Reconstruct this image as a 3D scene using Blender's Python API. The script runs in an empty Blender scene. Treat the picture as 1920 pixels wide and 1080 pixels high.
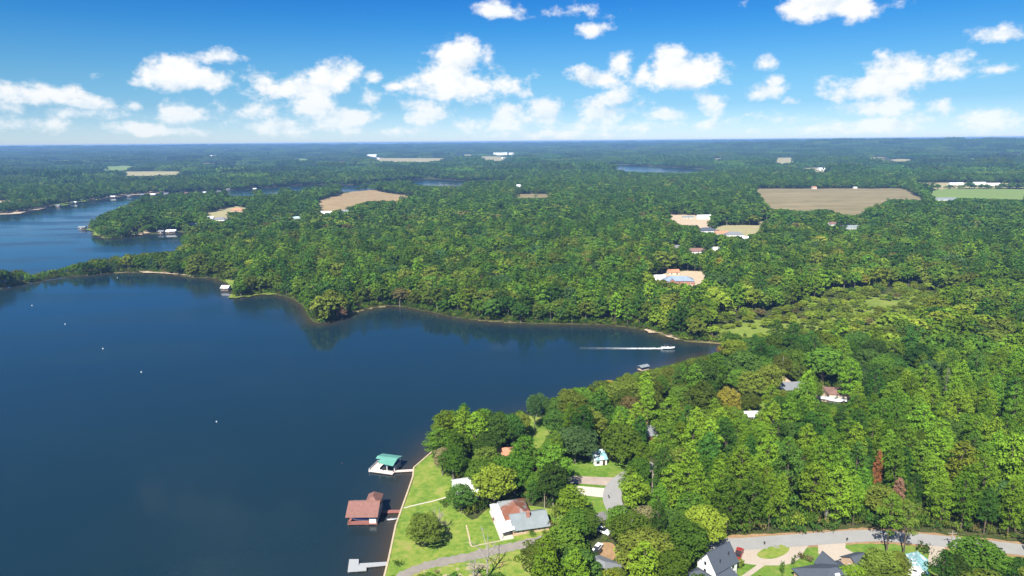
import bpy, bmesh, math, random
import numpy as np
from mathutils import Matrix, Vector

random.seed(7)
RNG = np.random.default_rng(11)
SC = bpy.context.scene
COL = SC.collection

# ------------------------------------------------------------------ camera
CAM_H = 120.0
FPX = 1280.0                      # focal length in photo pixels (1920 wide)
PITCH = math.atan(275 / 1280)
ROLL = -math.atan(17 / 1920)
_F = np.array([0, math.cos(PITCH), -math.sin(PITCH)])
_U0 = np.array([0, math.sin(PITCH), math.cos(PITCH)])
_R0 = np.array([1.0, 0, 0])
_R = _R0 * math.cos(ROLL) + _U0 * math.sin(ROLL)
_U = -_R0 * math.sin(ROLL) + _U0 * math.cos(ROLL)
cam_data = bpy.data.cameras.new('camera')
cam = bpy.data.objects.new('camera', cam_data)
COL.objects.link(cam)
cam_data.sensor_width = 36.0
cam_data.lens = FPX / 1920 * 36.0
cam_data.clip_start = 1.0
cam_data.clip_end = 60000.0
cam.matrix_world = Matrix(((_R[0], _U[0], -_F[0], 0), (_R[1], _U[1], -_F[1], 0), (_R[2], _U[2], -_F[2], CAM_H), (0, 0, 0, 1)))
SC.camera = cam

# ------------------------------------------------------------------ exposure
SC.render.engine = 'CYCLES'
SC.view_settings.view_transform = 'Standard'
SC.view_settings.look = 'None'
SC.view_settings.gamma = 1.0
SC.view_settings.use_curve_mapping = False
SC.view_settings.exposure = 1.0
cy = SC.cycles
cy.use_denoising = True
cy.max_bounces = 6
cy.diffuse_bounces = 3
cy.glossy_bounces = 2
cy.transmission_bounces = 3
cy.volume_bounces = 0
cy.transparent_max_bounces = 6
cy.caustics_reflective = False
cy.caustics_refractive = False
cy.sample_clamp_indirect = 4.0

# ------------------------------------------------------------------ sun (behind the camera, to its left)
SUN_AZ = math.radians(-157)       # compass direction towards the sun, 0 = +Y, clockwise
SUN_EL = math.radians(46)
sun_data = bpy.data.lights.new('sun', 'SUN')
sun_data.energy = 5.0
sun_data.angle = math.radians(0.53)
sun_data.color = (1.0, 0.955, 0.87)
sun = bpy.data.objects.new('sun', sun_data)
COL.objects.link(sun)
_sd = Vector((math.sin(SUN_AZ) * math.cos(SUN_EL), math.cos(SUN_AZ) * math.cos(SUN_EL), math.sin(SUN_EL)))
sun.rotation_euler = _sd.to_track_quat('Z', 'Y').to_euler()
sun.location = (-200, -200, 400)

# ------------------------------------------------------------------ world: sky with fair-weather cumulus
def pix_dir(px, py):
    d = _F + _R * (px - 960) / FPX + _U * (540 - py) / FPX
    return d / np.linalg.norm(d)

def pix_azel(px, py):
    d = pix_dir(px, py)
    return math.atan2(d[0], d[1]), math.asin(d[2])

W = bpy.data.worlds.new('World')
SC.world = W
W.use_nodes = True
WN = W.node_tree
WN.nodes.clear()
def wn(t, **kw):
    n = WN.nodes.new(t)
    for k, v in kw.items():
        setattr(n, k, v)
    return n
def wl(a, b):
    WN.links.new(a, b)
def wmath(op, a, b=None, c=None, clamp=False):
    n = wn('ShaderNodeMath', operation=op, use_clamp=clamp)
    for i, v in enumerate((a, b, c)):
        if v is None:
            continue
        if isinstance(v, (int, float)):
            n.inputs[i].default_value = v
        else:
            wl(v, n.inputs[i])
    return n.outputs[0]
def wramp(fac, stops, interp='LINEAR'):
    n = wn('ShaderNodeValToRGB')
    e = n.color_ramp
    e.interpolation = interp
    while len(e.elements) < len(stops):
        e.elements.new(0.5)
    for el, (p, c) in zip(e.elements, stops):
        el.position = p
        el.color = (*c, 1) if len(c) == 3 else c
    wl(fac, n.inputs[0])
    return n.outputs[0]

sky = wn('ShaderNodeTexSky', sky_type='NISHITA', sun_disc=False)
sky.sun_elevation = SUN_EL
sky.sun_rotation = SUN_AZ
sky.altitude = 100.0
sky.air_density = 1.0
sky.dust_density = 0.3
sky.ozone_density = 4.0
tc = wn('ShaderNodeTexCoord')
sep = wn('ShaderNodeSeparateXYZ')
wl(tc.outputs['Generated'], sep.inputs[0])
az = wmath('ARCTAN2', sep.outputs[0], sep.outputs[1])
el = wmath('ARCSINE', sep.outputs[2])
azel = wn('ShaderNodeCombineXYZ')
wl(az, azel.inputs[0]); wl(el, azel.inputs[1])
P2 = azel.outputs[0]
# tint of the clear sky by height above the horizon (deep blue above, pale near the horizon)
elr = wmath('DIVIDE', el, math.radians(30), clamp=True)
SKY_TINT = [(0.0, (1.02, 1.24, 1.74)), (0.05, (0.72, 0.99, 1.42)), (0.092, (0.50, 0.82, 1.19)), (0.161, (0.42, 0.80, 1.09)), (0.228, (0.30, 0.74, 1.09)), (0.294, (0.18, 0.66, 1.085)), (0.36, (0.12, 0.57, 1.085)), (1.0, (0.26, 0.60, 1.04))]
tint = wramp(elr, [(p, tuple(x * 0.5 for x in c)) for p, c in SKY_TINT])
skyc = wn('ShaderNodeMix', data_type='RGBA', blend_type='MULTIPLY')
skyc.inputs[0].default_value = 1.0
wl(sky.outputs[0], skyc.inputs[6]); wl(tint, skyc.inputs[7])
skyd = wn('ShaderNodeVectorMath', operation='SCALE')
skyd.inputs[3].default_value = 2.0
wl(skyc.outputs[2], skyd.inputs[0])

# (centre x, centre y, half width, half height, weight) in the photograph's directions
CLOUDS = [(352, 150, 92, 24, 1.0), (332, 122, 44, 26, 1.0), (560, 165, 125, 24, 1.0), (628, 142, 55, 26, 1.0), (490, 150, 45, 22, .9),
          (60, 178, 125, 34, .72), (165, 196, 62, 16, .7), (878, 160, 120, 32, 1.1), (858, 112, 58, 46, 1.1), (830, 140, 60, 34, 1.1), (940, 160, 55, 26, 1.0),
          (1118, 146, 56, 20, .95), (1162, 122, 34, 26, .95), (1205, 138, 22, 20, .7), (1285, 138, 78, 34, 1.05), (1262, 108, 40, 28, 1.05), (1325, 188, 44, 26, .75),
          (1440, 118, 34, 14, .75), (1440, 172, 48, 18, .95), (1452, 155, 22, 14, .9), (1484, 188, 24, 14, .7), (1650, 160, 110, 38, 1.05), (1690, 125, 60, 30, .95),
          (1790, 128, 50, 28, .8), (1640, 200, 90, 16, .9), (1765, 198, 38, 24, .75), (1565, 6, 125, 30, .9), (1882, 66, 56, 16, .75), (935, 22, 50, 18, .66),
          (1085, 18, 75, 16, .56), (1108, 56, 42, 12, .6), (408, 108, 44, 13, .56), (699, 143, 22, 13, .8), (738, 163, 22, 8, .65), (251, 199, 24, 11, .75),
          (690, 188, 34, 24, .85), (650, 216, 110, 26, .62), (820, 216, 70, 26, .6), (355, 216, 78, 28, .62), (475, 214, 44, 20, .6), (1140, 212, 78, 34, .74),
          (1162, 188, 30, 24, .8), (1025, 212, 42, 28, .64), (60, 232, 135, 18, .62), (1250, 214, 60, 14, .6), (945, 214, 40, 26, .58), (1560, 242, 160, 10, .5),
          (1835, 225, 80, 20, .55), (1890, 130, 40, 10, .5), (250, 240, 90, 14, .52), (760, 246, 150, 12, .5), (1330, 236, 60, 12, .62), (520, 236, 170, 16, .66), (880, 236, 130, 18, .64), (1180, 240, 150, 14, .62), (1640, 236, 150, 14, .6), (130, 212, 120, 16, .62), (1480, 222, 60, 14, .55), (590, 196, 60, 20, .7), (770, 196, 50, 16, .62), (1740, 222, 60, 14, .6), (330, 246, 150, 10, .6), (1060, 252, 200, 9, .58)]
acc = None
for cx, cyy, hw, hh, wt in CLOUDS:
    wt = wt + (0.10 if cyy > 195 else 0.03)
    a0, e0 = pix_azel(cx, cyy)
    a1, _ = pix_azel(cx + hw, cyy)
    _, e1 = pix_azel(cx, cyy - hh)
    ra, re = abs(a1 - a0) * 1.22, abs(e1 - e0) * 1.34
    m = wn('ShaderNodeVectorMath', operation='MULTIPLY_ADD')
    m.inputs[1].default_value = (1 / ra, 1 / re, 0)
    m.inputs[2].default_value = (-a0 / ra, -e0 / re, 0)
    wl(P2, m.inputs[0])
    ln = wn('ShaderNodeVectorMath', operation='LENGTH')
    wl(m.outputs[0], ln.inputs[0])
    v = wmath('MULTIPLY_ADD', ln.outputs['Value'], -wt, wt)
    acc = v if acc is None else wmath('SMOOTH_MAX', acc, v, 0.12)

def cloud_noise(offset, detail, scale=21.0):
    v = wn('ShaderNodeVectorMath', operation='MULTIPLY_ADD')
    v.inputs[1].default_value = (1.0, 1.35, 1)
    v.inputs[2].default_value = offset
    wl(P2, v.inputs[0])
    n = wn('ShaderNodeTexNoise')
    n.inputs['Scale'].default_value = scale
    n.inputs['Detail'].default_value = detail
    n.inputs['Roughness'].default_value = 0.60
    wl(v.outputs[0], n.inputs['Vector'])
    return n.outputs[0]

def cloudy_background(bias, detail):
    """Background shader: the clear sky under cumulus wherever noise + bias is positive."""
    n1 = cloud_noise((0, 0, 0.37), detail)
    n2 = cloud_noise((-0.010, 0.020, 0.37), max(detail - 3, 1))
    dens = wmath('ADD', bias, wmath('MULTIPLY_ADD', n1, 2.5, -1.42))
    alpha = wn('ShaderNodeMapRange', interpolation_type='SMOOTHSTEP')
    alpha.inputs['From Min'].default_value = -0.10
    alpha.inputs['From Max'].default_value = 0.50
    wl(dens, alpha.inputs['Value'])
    fade = wmath('MULTIPLY_ADD', elr, 6.0, 0.10, clamp=True)            # clouds low over the horizon stand behind more air
    alph = wmath('MULTIPLY', alpha.outputs[0], wmath('MULTIPLY_ADD', fade, 0.40, 0.58))
    lit = wmath('MULTIPLY_ADD', wmath('SUBTRACT', n1, n2), 2.6, 0.76, clamp=True)
    ccol = wramp(lit, [(0.0, (0.66, 0.76, 0.88)), (0.55, (0.86, 0.92, 0.97)), (0.85, (0.98, 0.99, 1.0)), (1.0, (1.0, 1.0, 1.0))])
    cstr = wn('ShaderNodeVectorMath', operation='SCALE')
    cstr.inputs[3].default_value = CLOUD_RADIANCE
    wl(ccol, cstr.inputs[0])
    final = wn('ShaderNodeMix', data_type='RGBA')
    wl(alph, final.inputs[0]); wl(skyd.outputs[0], final.inputs[6]); wl(cstr.outputs[0], final.inputs[7])
    bg = wn('ShaderNodeBackground')
    bg.inputs['Strength'].default_value = 0.052
    wl(final.outputs[2], bg.inputs['Color'])
    return bg.outputs[0]

CLOUD_RADIANCE = 10.0
bg_front = cloudy_background(wmath('MAXIMUM', acc, -0.6), 7.0)
# beside, above and behind the photographed part of the sky: the same kind of scattered cumulus
gen = wmath('MULTIPLY_ADD', cloud_noise((3.1, 0, 1.7), 1.0, 4.5), 3.0, -1.75)
bg_rest = cloudy_background(gen, 4.0)
inside = wmath('MULTIPLY', wmath('LESS_THAN', wmath('ABSOLUTE', az), math.radians(46)), wmath('LESS_THAN', wmath('ABSOLUTE', wmath('SUBTRACT', el, math.radians(7))), math.radians(8)))
mixw = wn('ShaderNodeMixShader')
wl(inside, mixw.inputs[0]); wl(bg_rest, mixw.inputs[1]); wl(bg_front, mixw.inputs[2])
wo = wn('ShaderNodeOutputWorld')
wl(mixw.outputs[0], wo.inputs['Surface'])
W.cycles.sampling_method = 'MANUAL'
W.cycles.sample_map_resolution = 512

# ------------------------------------------------------------------ ground geometry: pixel -> place, shoreline, heights
def ray_ground(px, py, z=0.0):
    d = _F + _R * (px - 960) / FPX + _U * (540 - py) / FPX
    t = (z - CAM_H) / d[2]
    return np.array([d[0] * t, d[1] * t])

def project(P):
    P = np.asarray(P, float).reshape(-1, 3)
    q = P - np.array([0, 0, CAM_H])
    dz = q @ _F
    return 960 + FPX * (q @ _R) / dz, 540 - FPX * (q @ _U) / dz, dz

def ground_poly(pts, z=0.0):
    return np.array([ray_ground(x, y, z) for x, y in pts])

def in_poly(poly, x, y):
    x = np.asarray(x, float); y = np.asarray(y, float)
    inside = np.zeros(x.shape, bool)
    n = len(poly)
    j = n - 1
    for i in range(n):
        xi, yi = poly[i]; xj, yj = poly[j]
        if yi != yj:
            c = ((yi > y) != (yj > y)) & (x < (xj - xi) * (y - yi) / (yj - yi) + xi)
            inside ^= c
        j = i
    return inside

def line_dist(pts, x, y, closed=False):
    d = np.full(np.shape(x), 1e12)
    m = len(pts)
    for i in range(m if closed else m - 1):
        ax, ay = pts[i]; bx, by = pts[(i + 1) % m]
        vx, vy = bx - ax, by - ay
        L = vx * vx + vy * vy + 1e-9
        t = np.clip(((x - ax) * vx + (y - ay) * vy) / L, 0, 1)
        d = np.minimum(d, (x - ax - t * vx) ** 2 + (y - ay - t * vy) ** 2)
    return np.sqrt(d)

def smooth_line(pts, closed=False, step=6):
    """Catmull-Rom through the points."""
    P = np.asarray(pts, float)
    n = len(P)
    out = []
    for i in range(n if closed else n - 1):
        if closed:
            a, b, c, d = P[(i - 1) % n], P[i], P[(i + 1) % n], P[(i + 2) % n]
        else:
            a, b, c, d = P[max(i - 1, 0)], P[i], P[i + 1], P[min(i + 2, n - 1)]
        for k in range(step):
            t = k / step
            out.append(0.5 * ((2 * b) + (-a + c) * t + (2 * a - 5 * b + 4 * c - d) * t * t + (-a + 3 * b - 3 * c + d) * t ** 3))
    if not closed:
        out.append(P[-1])
    return np.array(out)

def sstep(a, b, x):
    t = np.clip((np.asarray(x, float) - a) / (b - a), 0, 1)
    return t * t * (3 - 2 * t)

def vnoise(x, y, scale, seed=0):
    """Cheap smooth value noise in 0..1."""
    x = np.asarray(x, float) / scale; y = np.asarray(y, float) / scale
    xi = np.floor(x).astype(np.int64); yi = np.floor(y).astype(np.int64)
    fx = x - xi; fy = y - yi
    fx = fx * fx * (3 - 2 * fx); fy = fy * fy * (3 - 2 * fy)
    def hsh(a, b):
        h = (a * 374761393 + b * 668265263 + seed * 1442695040) & 0xFFFFFFFF
        h = ((h ^ (h >> 13)) * 1274126177) & 0xFFFFFFFF
        return ((h ^ (h >> 16)) & 0xFFFF) / 65535.0
    return (hsh(xi, yi) * (1 - fx) + hsh(xi + 1, yi) * fx) * (1 - fy) + (hsh(xi, yi + 1) * (1 - fx) + hsh(xi + 1, yi + 1) * fx) * fy

# near bank of the lake, with its sea wall, then the wooded point and the cove
SHORE_NEAR = [(722, 1077), (729, 1049), (742, 987), (754, 953), (764, 925), (774, 896), (776, 878), (806, 852)]
SHORE_POINT = [(815, 838), (850, 818), (900, 800), (960, 788), (995, 779), (1040, 766), (1090, 750), (1140, 734), (1185, 716), (1210, 700), (1250, 688), (1290, 676), (1330, 666), (1362, 658), (1392, 650)]
SHORE_COVE = [(1362, 645), (1300, 641), (1270, 637), (1240, 629), (1215, 621), (1150, 611), (1060, 608), (960, 606), (870, 598), (800, 584), (740, 574), (690, 580), (655, 590), (622, 603), (596, 607), (580, 596), (568, 574), (546, 560), (510, 552), (470, 555), (440, 559), (434, 553), (442, 544), (425, 531), (395, 522), (360, 520), (330, 516), (290, 512), (250, 511), (200, 513), (150, 518), (100, 523), (60, 530), (0, 541), (-120, 556), (-300, 566), (-600, 572)]
lake_main = np.vstack([np.array([(-66.0, -300.0), (-56.0, 60.0), (-48.0, 120.0)]), ground_poly([(707, 1130)] + SHORE_NEAR + SHORE_POINT + SHORE_COVE), np.array([(-1500.0, 420.0), (-1500.0, -300.0)])])
BAY = [(-600, 548), (-300, 545), (0, 529), (60, 519), (150, 505), (220, 498), (290, 492), (325, 482), (348, 468), (352, 452), (352, 440), (340, 436), (300, 438), (262, 441), (240, 445), (205, 448), (182, 442), (168, 432), (164, 424), (180, 410), (215, 396), (260, 385), (330, 378), (420, 371), (480, 371), (520, 366), (560, 366), (620, 361), (668, 359), (720, 353), (780, 352), (860, 353), (930, 349), (975, 345), (960, 339), (870, 339), (820, 336), (760, 338), (700, 342), (660, 347), (600, 346), (540, 349), (480, 354), (400, 358), (340, 361), (290, 363), (235, 367), (190, 374), (150, 380), (95, 388), (55, 396), (30, 401), (0, 402), (-150, 410), (-500, 430)]
lake_bay = np.vstack([ground_poly(BAY), np.array([(-2200.0, 760.0)])])
lake_far = ground_poly([(1138, 309), (1200, 311), (1290, 316), (1345, 322), (1300, 328), (1235, 330), (1180, 328), (1150, 320)])
WATER = [smooth_line(lake_main, True, 2), smooth_line(lake_bay, True, 2), smooth_line(lake_far, True, 2)]

_SEG = [(np.asarray(p), np.roll(np.asarray(p), -1, axis=0)) for p in WATER]
SD_CAP = 90.0

def shore_sd(x, y):
    """Signed distance to the water's edge, positive on land."""
    x = np.asarray(x, float); y = np.asarray(y, float)
    shp = x.shape
    x = x.ravel(); y = y.ravel()
    out = np.empty(x.shape)
    for c in range(0, len(x), 3000):
        xs = x[c:c + 3000, None]; ys = y[c:c + 3000, None]
        sd = np.full(xs.shape[0], 1e9)
        for a, b in _SEG:
            v = b - a
            L = (v * v).sum(1) + 1e-9
            dx = xs - a[:, 0]; dy = ys - a[:, 1]
            t = np.clip((dx * v[:, 0] + dy * v[:, 1]) / L, 0, 1)
            d = np.sqrt(((dx - t * v[:, 0]) ** 2 + (dy - t * v[:, 1]) ** 2).min(1))
            up = (a[:, 1] > ys) != (b[:, 1] > ys)
            den = np.where(v[:, 1] == 0, 1e-12, v[:, 1])
            ins = (up & (xs < v[:, 0] * (ys - a[:, 1]) / den + a[:, 0])).sum(1) % 2 == 1
            sd = np.minimum(sd, np.where(ins, -d, d))
        out[c:c + 3000] = sd
    return np.minimum(out, SD_CAP).reshape(shp)

def polar_sd(azs, rs, X, Y):
    """shore_sd on a polar grid, working only near each stretch of shore."""
    D = np.full(X.shape, SD_CAP ** 2)
    ins = np.zeros(X.shape, bool)
    for (a, b), p in zip(_SEG, WATER):
        ins |= in_poly(p, X, Y)
        for (ax, ay), (bx, by) in zip(a, b):
            ra, rb = math.hypot(ax, ay), math.hypot(bx, by)
            aa, ab = math.atan2(ax, ay), math.atan2(bx, by)
            rlo, rhi = min(ra, rb) - SD_CAP, max(ra, rb) + SD_CAP
            if ay < 60 or by < 60 or rlo < 30:
                i0, i1, j0, j1 = 0, int(np.searchsorted(rs, rhi)) + 1, 0, len(azs)
            else:
                w = SD_CAP / max(rlo, 30)
                i0, i1 = int(np.searchsorted(rs, rlo)), int(np.searchsorted(rs, rhi)) + 1
                j0, j1 = int(np.searchsorted(azs, min(aa, ab) - w)), int(np.searchsorted(azs, max(aa, ab) + w)) + 1
            x = X[i0:i1, j0:j1]; y = Y[i0:i1, j0:j1]
            if not x.size:
                continue
            vx, vy = bx - ax, by - ay
            t = np.clip(((x - ax) * vx + (y - ay) * vy) / (vx * vx + vy * vy + 1e-9), 0, 1)
            d = (x - ax - t * vx) ** 2 + (y - ay - t * vy) ** 2
            np.minimum(D[i0:i1, j0:j1], d, out=D[i0:i1, j0:j1])
    D = np.sqrt(D)
    return np.where(ins, -D, D)

def land_height(x, y, sd=None):
    x = np.asarray(x, float); y = np.asarray(y, float)
    if sd is None:
        sd = shore_sd(x, y)
    r = np.hypot(x, y)
    rise = sstep(3000, 12500, r) * (64 + 34 * (vnoise(x, y, 2600, 3) - 0.5) + 14 * (vnoise(x, y, 900, 4) - 0.5)) - sstep(14000, 20000, r) * 60
    azm = np.arctan2(x, np.maximum(y, 1.0))
    rise = rise + np.exp(-((r - 7000) / 1500) ** 2) * sstep(0.10, 0.46, azm) * (52 + 26 * (vnoise(x, y, 700, 8) - 0.5))
    mid = sstep(500, 2500, r) * sstep(20, 90, sd) * (6 * vnoise(x, y, 420, 5))
    land = np.where(r > 270, 0.30, 0.62) + 2.4 * sstep(0, 55, sd) + 0.5 * sstep(0, 40, sd) * (vnoise(x, y, 40, 6) - 0.5) + mid + rise
    bed = -0.35 - 2.4 * sstep(0, 14, -sd)
    return np.where(sd > 0, land, bed)

def H(x, y):
    return float(land_height(np.array([x]), np.array([y]))[0])

def at(px, py, up=0.0):
    """Point of the land surface that is seen at a photo pixel."""
    z = 2.5
    for _ in range(4):
        p = ray_ground(px, py, z)
        z = max(H(p[0], p[1]), 0.0)
    return Vector((p[0], p[1], z + up))

# ------------------------------------------------------------------ object helpers
def obj(name, mesh, parent=None, mat=None, loc=None, rz=None):
    o = bpy.data.objects.new(name, mesh)
    COL.objects.link(o)
    if parent is not None:
        o.parent = parent
    if mat is not None and mesh is not None and not mesh.materials:
        mesh.materials.append(mat)
    if loc is not None:
        o.location = loc
    if rz is not None:
        o.rotation_euler = (0, 0, rz)
    return o

def tag(o, label=None, cat=None, group=None, kind=None):
    if label: o['label'] = label
    if cat: o['category'] = cat
    if group: o['group'] = group
    if kind: o['kind'] = kind
    return o

def root(name, loc, rz=0.0, label=None, cat=None, group=None):
    o = bpy.data.objects.new(name, None)
    o.empty_display_size = 0.5
    COL.objects.link(o)
    o.location = loc
    o.rotation_euler = (0, 0, rz)
    return tag(o, label, cat, group)

class MB:
    """Collects simple solids; build() links them as one mesh object."""
    def __init__(self):
        self.v = []; self.f = []
    def add(self, vs, fs):
        b = len(self.v)
        self.v += [tuple(map(float, p)) for p in vs]
        self.f += [tuple(i + b for i in q) for q in fs]
        return self
    def box(self, x0, x1, y0, y1, z0, z1):
        return self.add([(x0, y0, z0), (x1, y0, z0), (x1, y1, z0), (x0, y1, z0), (x0, y0, z1), (x1, y0, z1), (x1, y1, z1), (x0, y1, z1)],
                        [(0, 3, 2, 1), (4, 5, 6, 7), (0, 1, 5, 4), (1, 2, 6, 5), (2, 3, 7, 6), (3, 0, 4, 7)])
    def slab(self, quad, thick):
        """Four points of a sloped sheet, thickened downwards."""
        q = [Vector(p) for p in quad]
        n = (q[1] - q[0]).cross(q[2] - q[0]).normalized()
        if n.z < 0:
            q.reverse(); n = -n
        lo = [p - n * thick for p in q]
        m = len(q)
        return self.add(q + lo, [tuple(range(m)), tuple(range(2 * m - 1, m - 1, -1))] + [(i, i + m, (i + 1) % m + m, (i + 1) % m) for i in range(m)])
    def tube(self, pts, rad, n=8, cap=True):
        pts = [Vector(p) for p in pts]
        if isinstance(rad, (int, float)):
            rad = [rad] * len(pts)
        rings = []
        for i, p in enumerate(pts):
            t = (pts[min(i + 1, len(pts) - 1)] - pts[max(i - 1, 0)]).normalized()
            a = t.cross(Vector((0.31, 0.95, 0.07)))
            if a.length < 0.05: a = t.cross(Vector((1, 0, 0)))
            a.normalize(); b = t.cross(a)
            rings.append([p + (a * math.cos(2 * math.pi * k / n) + b * math.sin(2 * math.pi * k / n)) * rad[i] for k in range(n)])
        vs = [q for r in rings for q in r]
        fs = [(i * n + k, i * n + (k + 1) % n, (i + 1) * n + (k + 1) % n, (i + 1) * n + k) for i in range(len(rings) - 1) for k in range(n)]
        if cap:
            fs += [tuple(range(n - 1, -1, -1)), tuple((len(rings) - 1) * n + k for k in range(n))]
        return self.add(vs, fs)
    def lathe(self, prof, n=12, c=(0, 0, 0)):
        vs = [(c[0] + r * math.cos(2 * math.pi * k / n), c[1] + r * math.sin(2 * math.pi * k / n), c[2] + z) for r, z in prof for k in range(n)]
        fs = [(i * n + k, i * n + (k + 1) % n, (i + 1) * n + (k + 1) % n, (i + 1) * n + k) for i in range(len(prof) - 1) for k in range(n)]
        fs += [tuple(range(n - 1, -1, -1)), tuple((len(prof) - 1) * n + k for k in range(n))]
        return self.add(vs, fs)
    def mesh(self, name, mat=None, smooth=False):
        me = bpy.data.meshes.new(name)
        me.from_pydata(self.v, [], self.f)
        if smooth:
            me.polygons.foreach_set('use_smooth', [True] * len(me.polygons))
        if mat: me.materials.append(mat)
        me.update()
        return me
    def build(self, name, mat=None, parent=None, smooth=False, loc=None, rz=None):
        return obj(name, self.mesh(name, mat, smooth), parent, None, loc, rz)

# ------------------------------------------------------------------ materials (all procedural)
MATS = {}
def new_mat(name):
    m = bpy.data.materials.new(name)
    m.use_nodes = True
    m.node_tree.nodes.clear()
    MATS[name] = m
    nt = m.node_tree
    out = nt.nodes.new('ShaderNodeOutputMaterial')
    return m, nt, out

def N(nt, t, ins=None, **kw):
    n = nt.nodes.new(t)
    for k, v in kw.items():
        setattr(n, k, v)
    for k, v in (ins or {}).items():
        s = n.inputs[k]
        if hasattr(v, 'is_output') or isinstance(v, bpy.types.NodeSocket):
            nt.links.new(v, s)
        else:
            s.default_value = v
    return n

def rgba(c):
    return (c[0], c[1], c[2], 1.0)

def ramp(nt, fac, stops):
    n = nt.nodes.new('ShaderNodeValToRGB')
    e = n.color_ramp
    while len(e.elements) < len(stops):
        e.elements.new(0.5)
    for el_, (p, c) in zip(e.elements, stops):
        el_.position = p; el_.color = rgba(c)
    nt.links.new(fac, n.inputs[0])
    return n.outputs[0]

def surf_mat(name, stops, scale=0.5, rough=0.85, detail=6.0, stretch=(1, 1, 1), bump=0.0, spec=0.3, metal=0.0, coords='Object', scale2=None):
    """Noise-mottled surface colour."""
    m, nt, out = new_mat(name)
    tcn = N(nt, 'ShaderNodeTexCoord')
    mp = N(nt, 'ShaderNodeMapping', {'Vector': tcn.outputs[coords], 'Scale': stretch})
    nz = N(nt, 'ShaderNodeTexNoise', {'Vector': mp.outputs[0], 'Scale': scale, 'Detail': detail, 'Roughness': 0.62})
    fac = nz.outputs[0]
    if scale2:
        nz2 = N(nt, 'ShaderNodeTexNoise', {'Vector': mp.outputs[0], 'Scale': scale2, 'Detail': 3.0})
        fac = N(nt, 'ShaderNodeMath', {0: fac, 1: nz2.outputs[0]}, operation='ADD').outputs[0]
        fac = N(nt, 'ShaderNodeMath', {0: fac, 1: 0.5}, operation='MULTIPLY').outputs[0]
    col = ramp(nt, fac, stops)
    b = N(nt, 'ShaderNodeBsdfPrincipled', {'Base Color': col, 'Roughness': rough, 'Metallic': metal, 'Specular IOR Level': spec})
    if bump:
        bp = N(nt, 'ShaderNodeBump', {'Height': nz.outputs[0], 'Strength': bump, 'Distance': 0.2})
        nt.links.new(bp.outputs[0], b.inputs['Normal'])
    nt.links.new(b.outputs[0], out.inputs[0])
    return m

def duo(name, c, v=0.18, **kw):
    a = tuple(x * (1 - v) for x in c); b = tuple(min(x * (1 + v), 1) for x in c)
    return surf_mat(name, [(0.3, a), (0.7, b)], **kw)

def seam_mat(name, c, pitch=0.6, axis=0, v=0.1, rough=0.4, metal=0.0, streak=None):
    """Standing-seam or corrugated sheet: ribs as relief, mottled colour, optional rust."""
    m, nt, out = new_mat(name)
    tcn = N(nt, 'ShaderNodeTexCoord')
    nz = N(nt, 'ShaderNodeTexNoise', {'Vector': tcn.outputs['Object'], 'Scale': 0.35, 'Detail': 6.0})
    stops = [(0.3, tuple(x * (1 - v) for x in c)), (0.7, tuple(min(1, x * (1 + v)) for x in c))]
    col = ramp(nt, nz.outputs[0], stops)
    if streak:
        nz2 = N(nt, 'ShaderNodeTexNoise', {'Vector': tcn.outputs['Object'], 'Scale': streak[1], 'Detail': 5.0, 'Roughness': 0.65})
        f = N(nt, 'ShaderNodeMapRange', {'Value': nz2.outputs[0], 'From Min': streak[2] - 0.06, 'From Max': streak[2] + 0.06}, interpolation_type='SMOOTHSTEP').outputs[0]
        col = N(nt, 'ShaderNodeMix', {0: f, 6: col, 7: rgba(streak[0])}, data_type='RGBA').outputs[2]
    sx = N(nt, 'ShaderNodeSeparateXYZ', {0: tcn.outputs['Object']})
    w = N(nt, 'ShaderNodeMath', {0: sx.outputs[axis], 1: 1.0 / pitch}, operation='MULTIPLY')
    fr = N(nt, 'ShaderNodeMath', {0: w.outputs[0]}, operation='FRACT')
    rib = N(nt, 'ShaderNodeMath', {0: fr.outputs[0], 1: 0.12}, operation='LESS_THAN')
    bp = N(nt, 'ShaderNodeBump', {'Height': rib.outputs[0], 'Strength': 0.6, 'Distance': 0.05})
    b = N(nt, 'ShaderNodeBsdfPrincipled', {'Base Color': col, 'Roughness': rough, 'Metallic': metal, 'Normal': bp.outputs[0]})
    nt.links.new(b.outputs[0], out.inputs[0])
    return m

duo('white_siding', (0.74, 0.74, 0.72), 0.05, scale=0.8, rough=0.6)
duo('cream_wall', (0.55, 0.49, 0.40), 0.10, scale=0.8)
surf_mat('brick_wall', [(0.3, (0.26, 0.11, 0.075)), (0.7, (0.40, 0.20, 0.14))], scale=2.5)
surf_mat('tan_brick', [(0.3, (0.38, 0.25, 0.16)), (0.7, (0.56, 0.42, 0.30))], scale=2.2)
surf_mat('dark_shingle', [(0.3, (0.050, 0.062, 0.080)), (0.7, (0.085, 0.100, 0.125))], scale=1.6, scale2=9.0)
surf_mat('grey_shingle', [(0.3, (0.13, 0.14, 0.15)), (0.7, (0.22, 0.23, 0.24))], scale=1.4, scale2=8.0)
surf_mat('brown_shingle', [(0.3, (0.15, 0.085, 0.07)), (0.7, (0.26, 0.15, 0.12))], scale=1.4, scale2=8.0)
surf_mat('red_shingle', [(0.3, (0.155, 0.070, 0.056)), (0.7, (0.265, 0.140, 0.115))], scale=1.2, scale2=9.0)
surf_mat('terracotta_roof', [(0.3, (0.36, 0.15, 0.08)), (0.7, (0.52, 0.26, 0.16))], scale=1.2, scale2=8.0)
seam_mat('grey_metal', (0.215, 0.245, 0.25), 0.6, 0)
seam_mat('white_metal', (0.80, 0.81, 0.80), 0.6, 1, 0.04)
seam_mat('green_metal', (0.12, 0.32, 0.25), 0.45, 0, 0.08)
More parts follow.
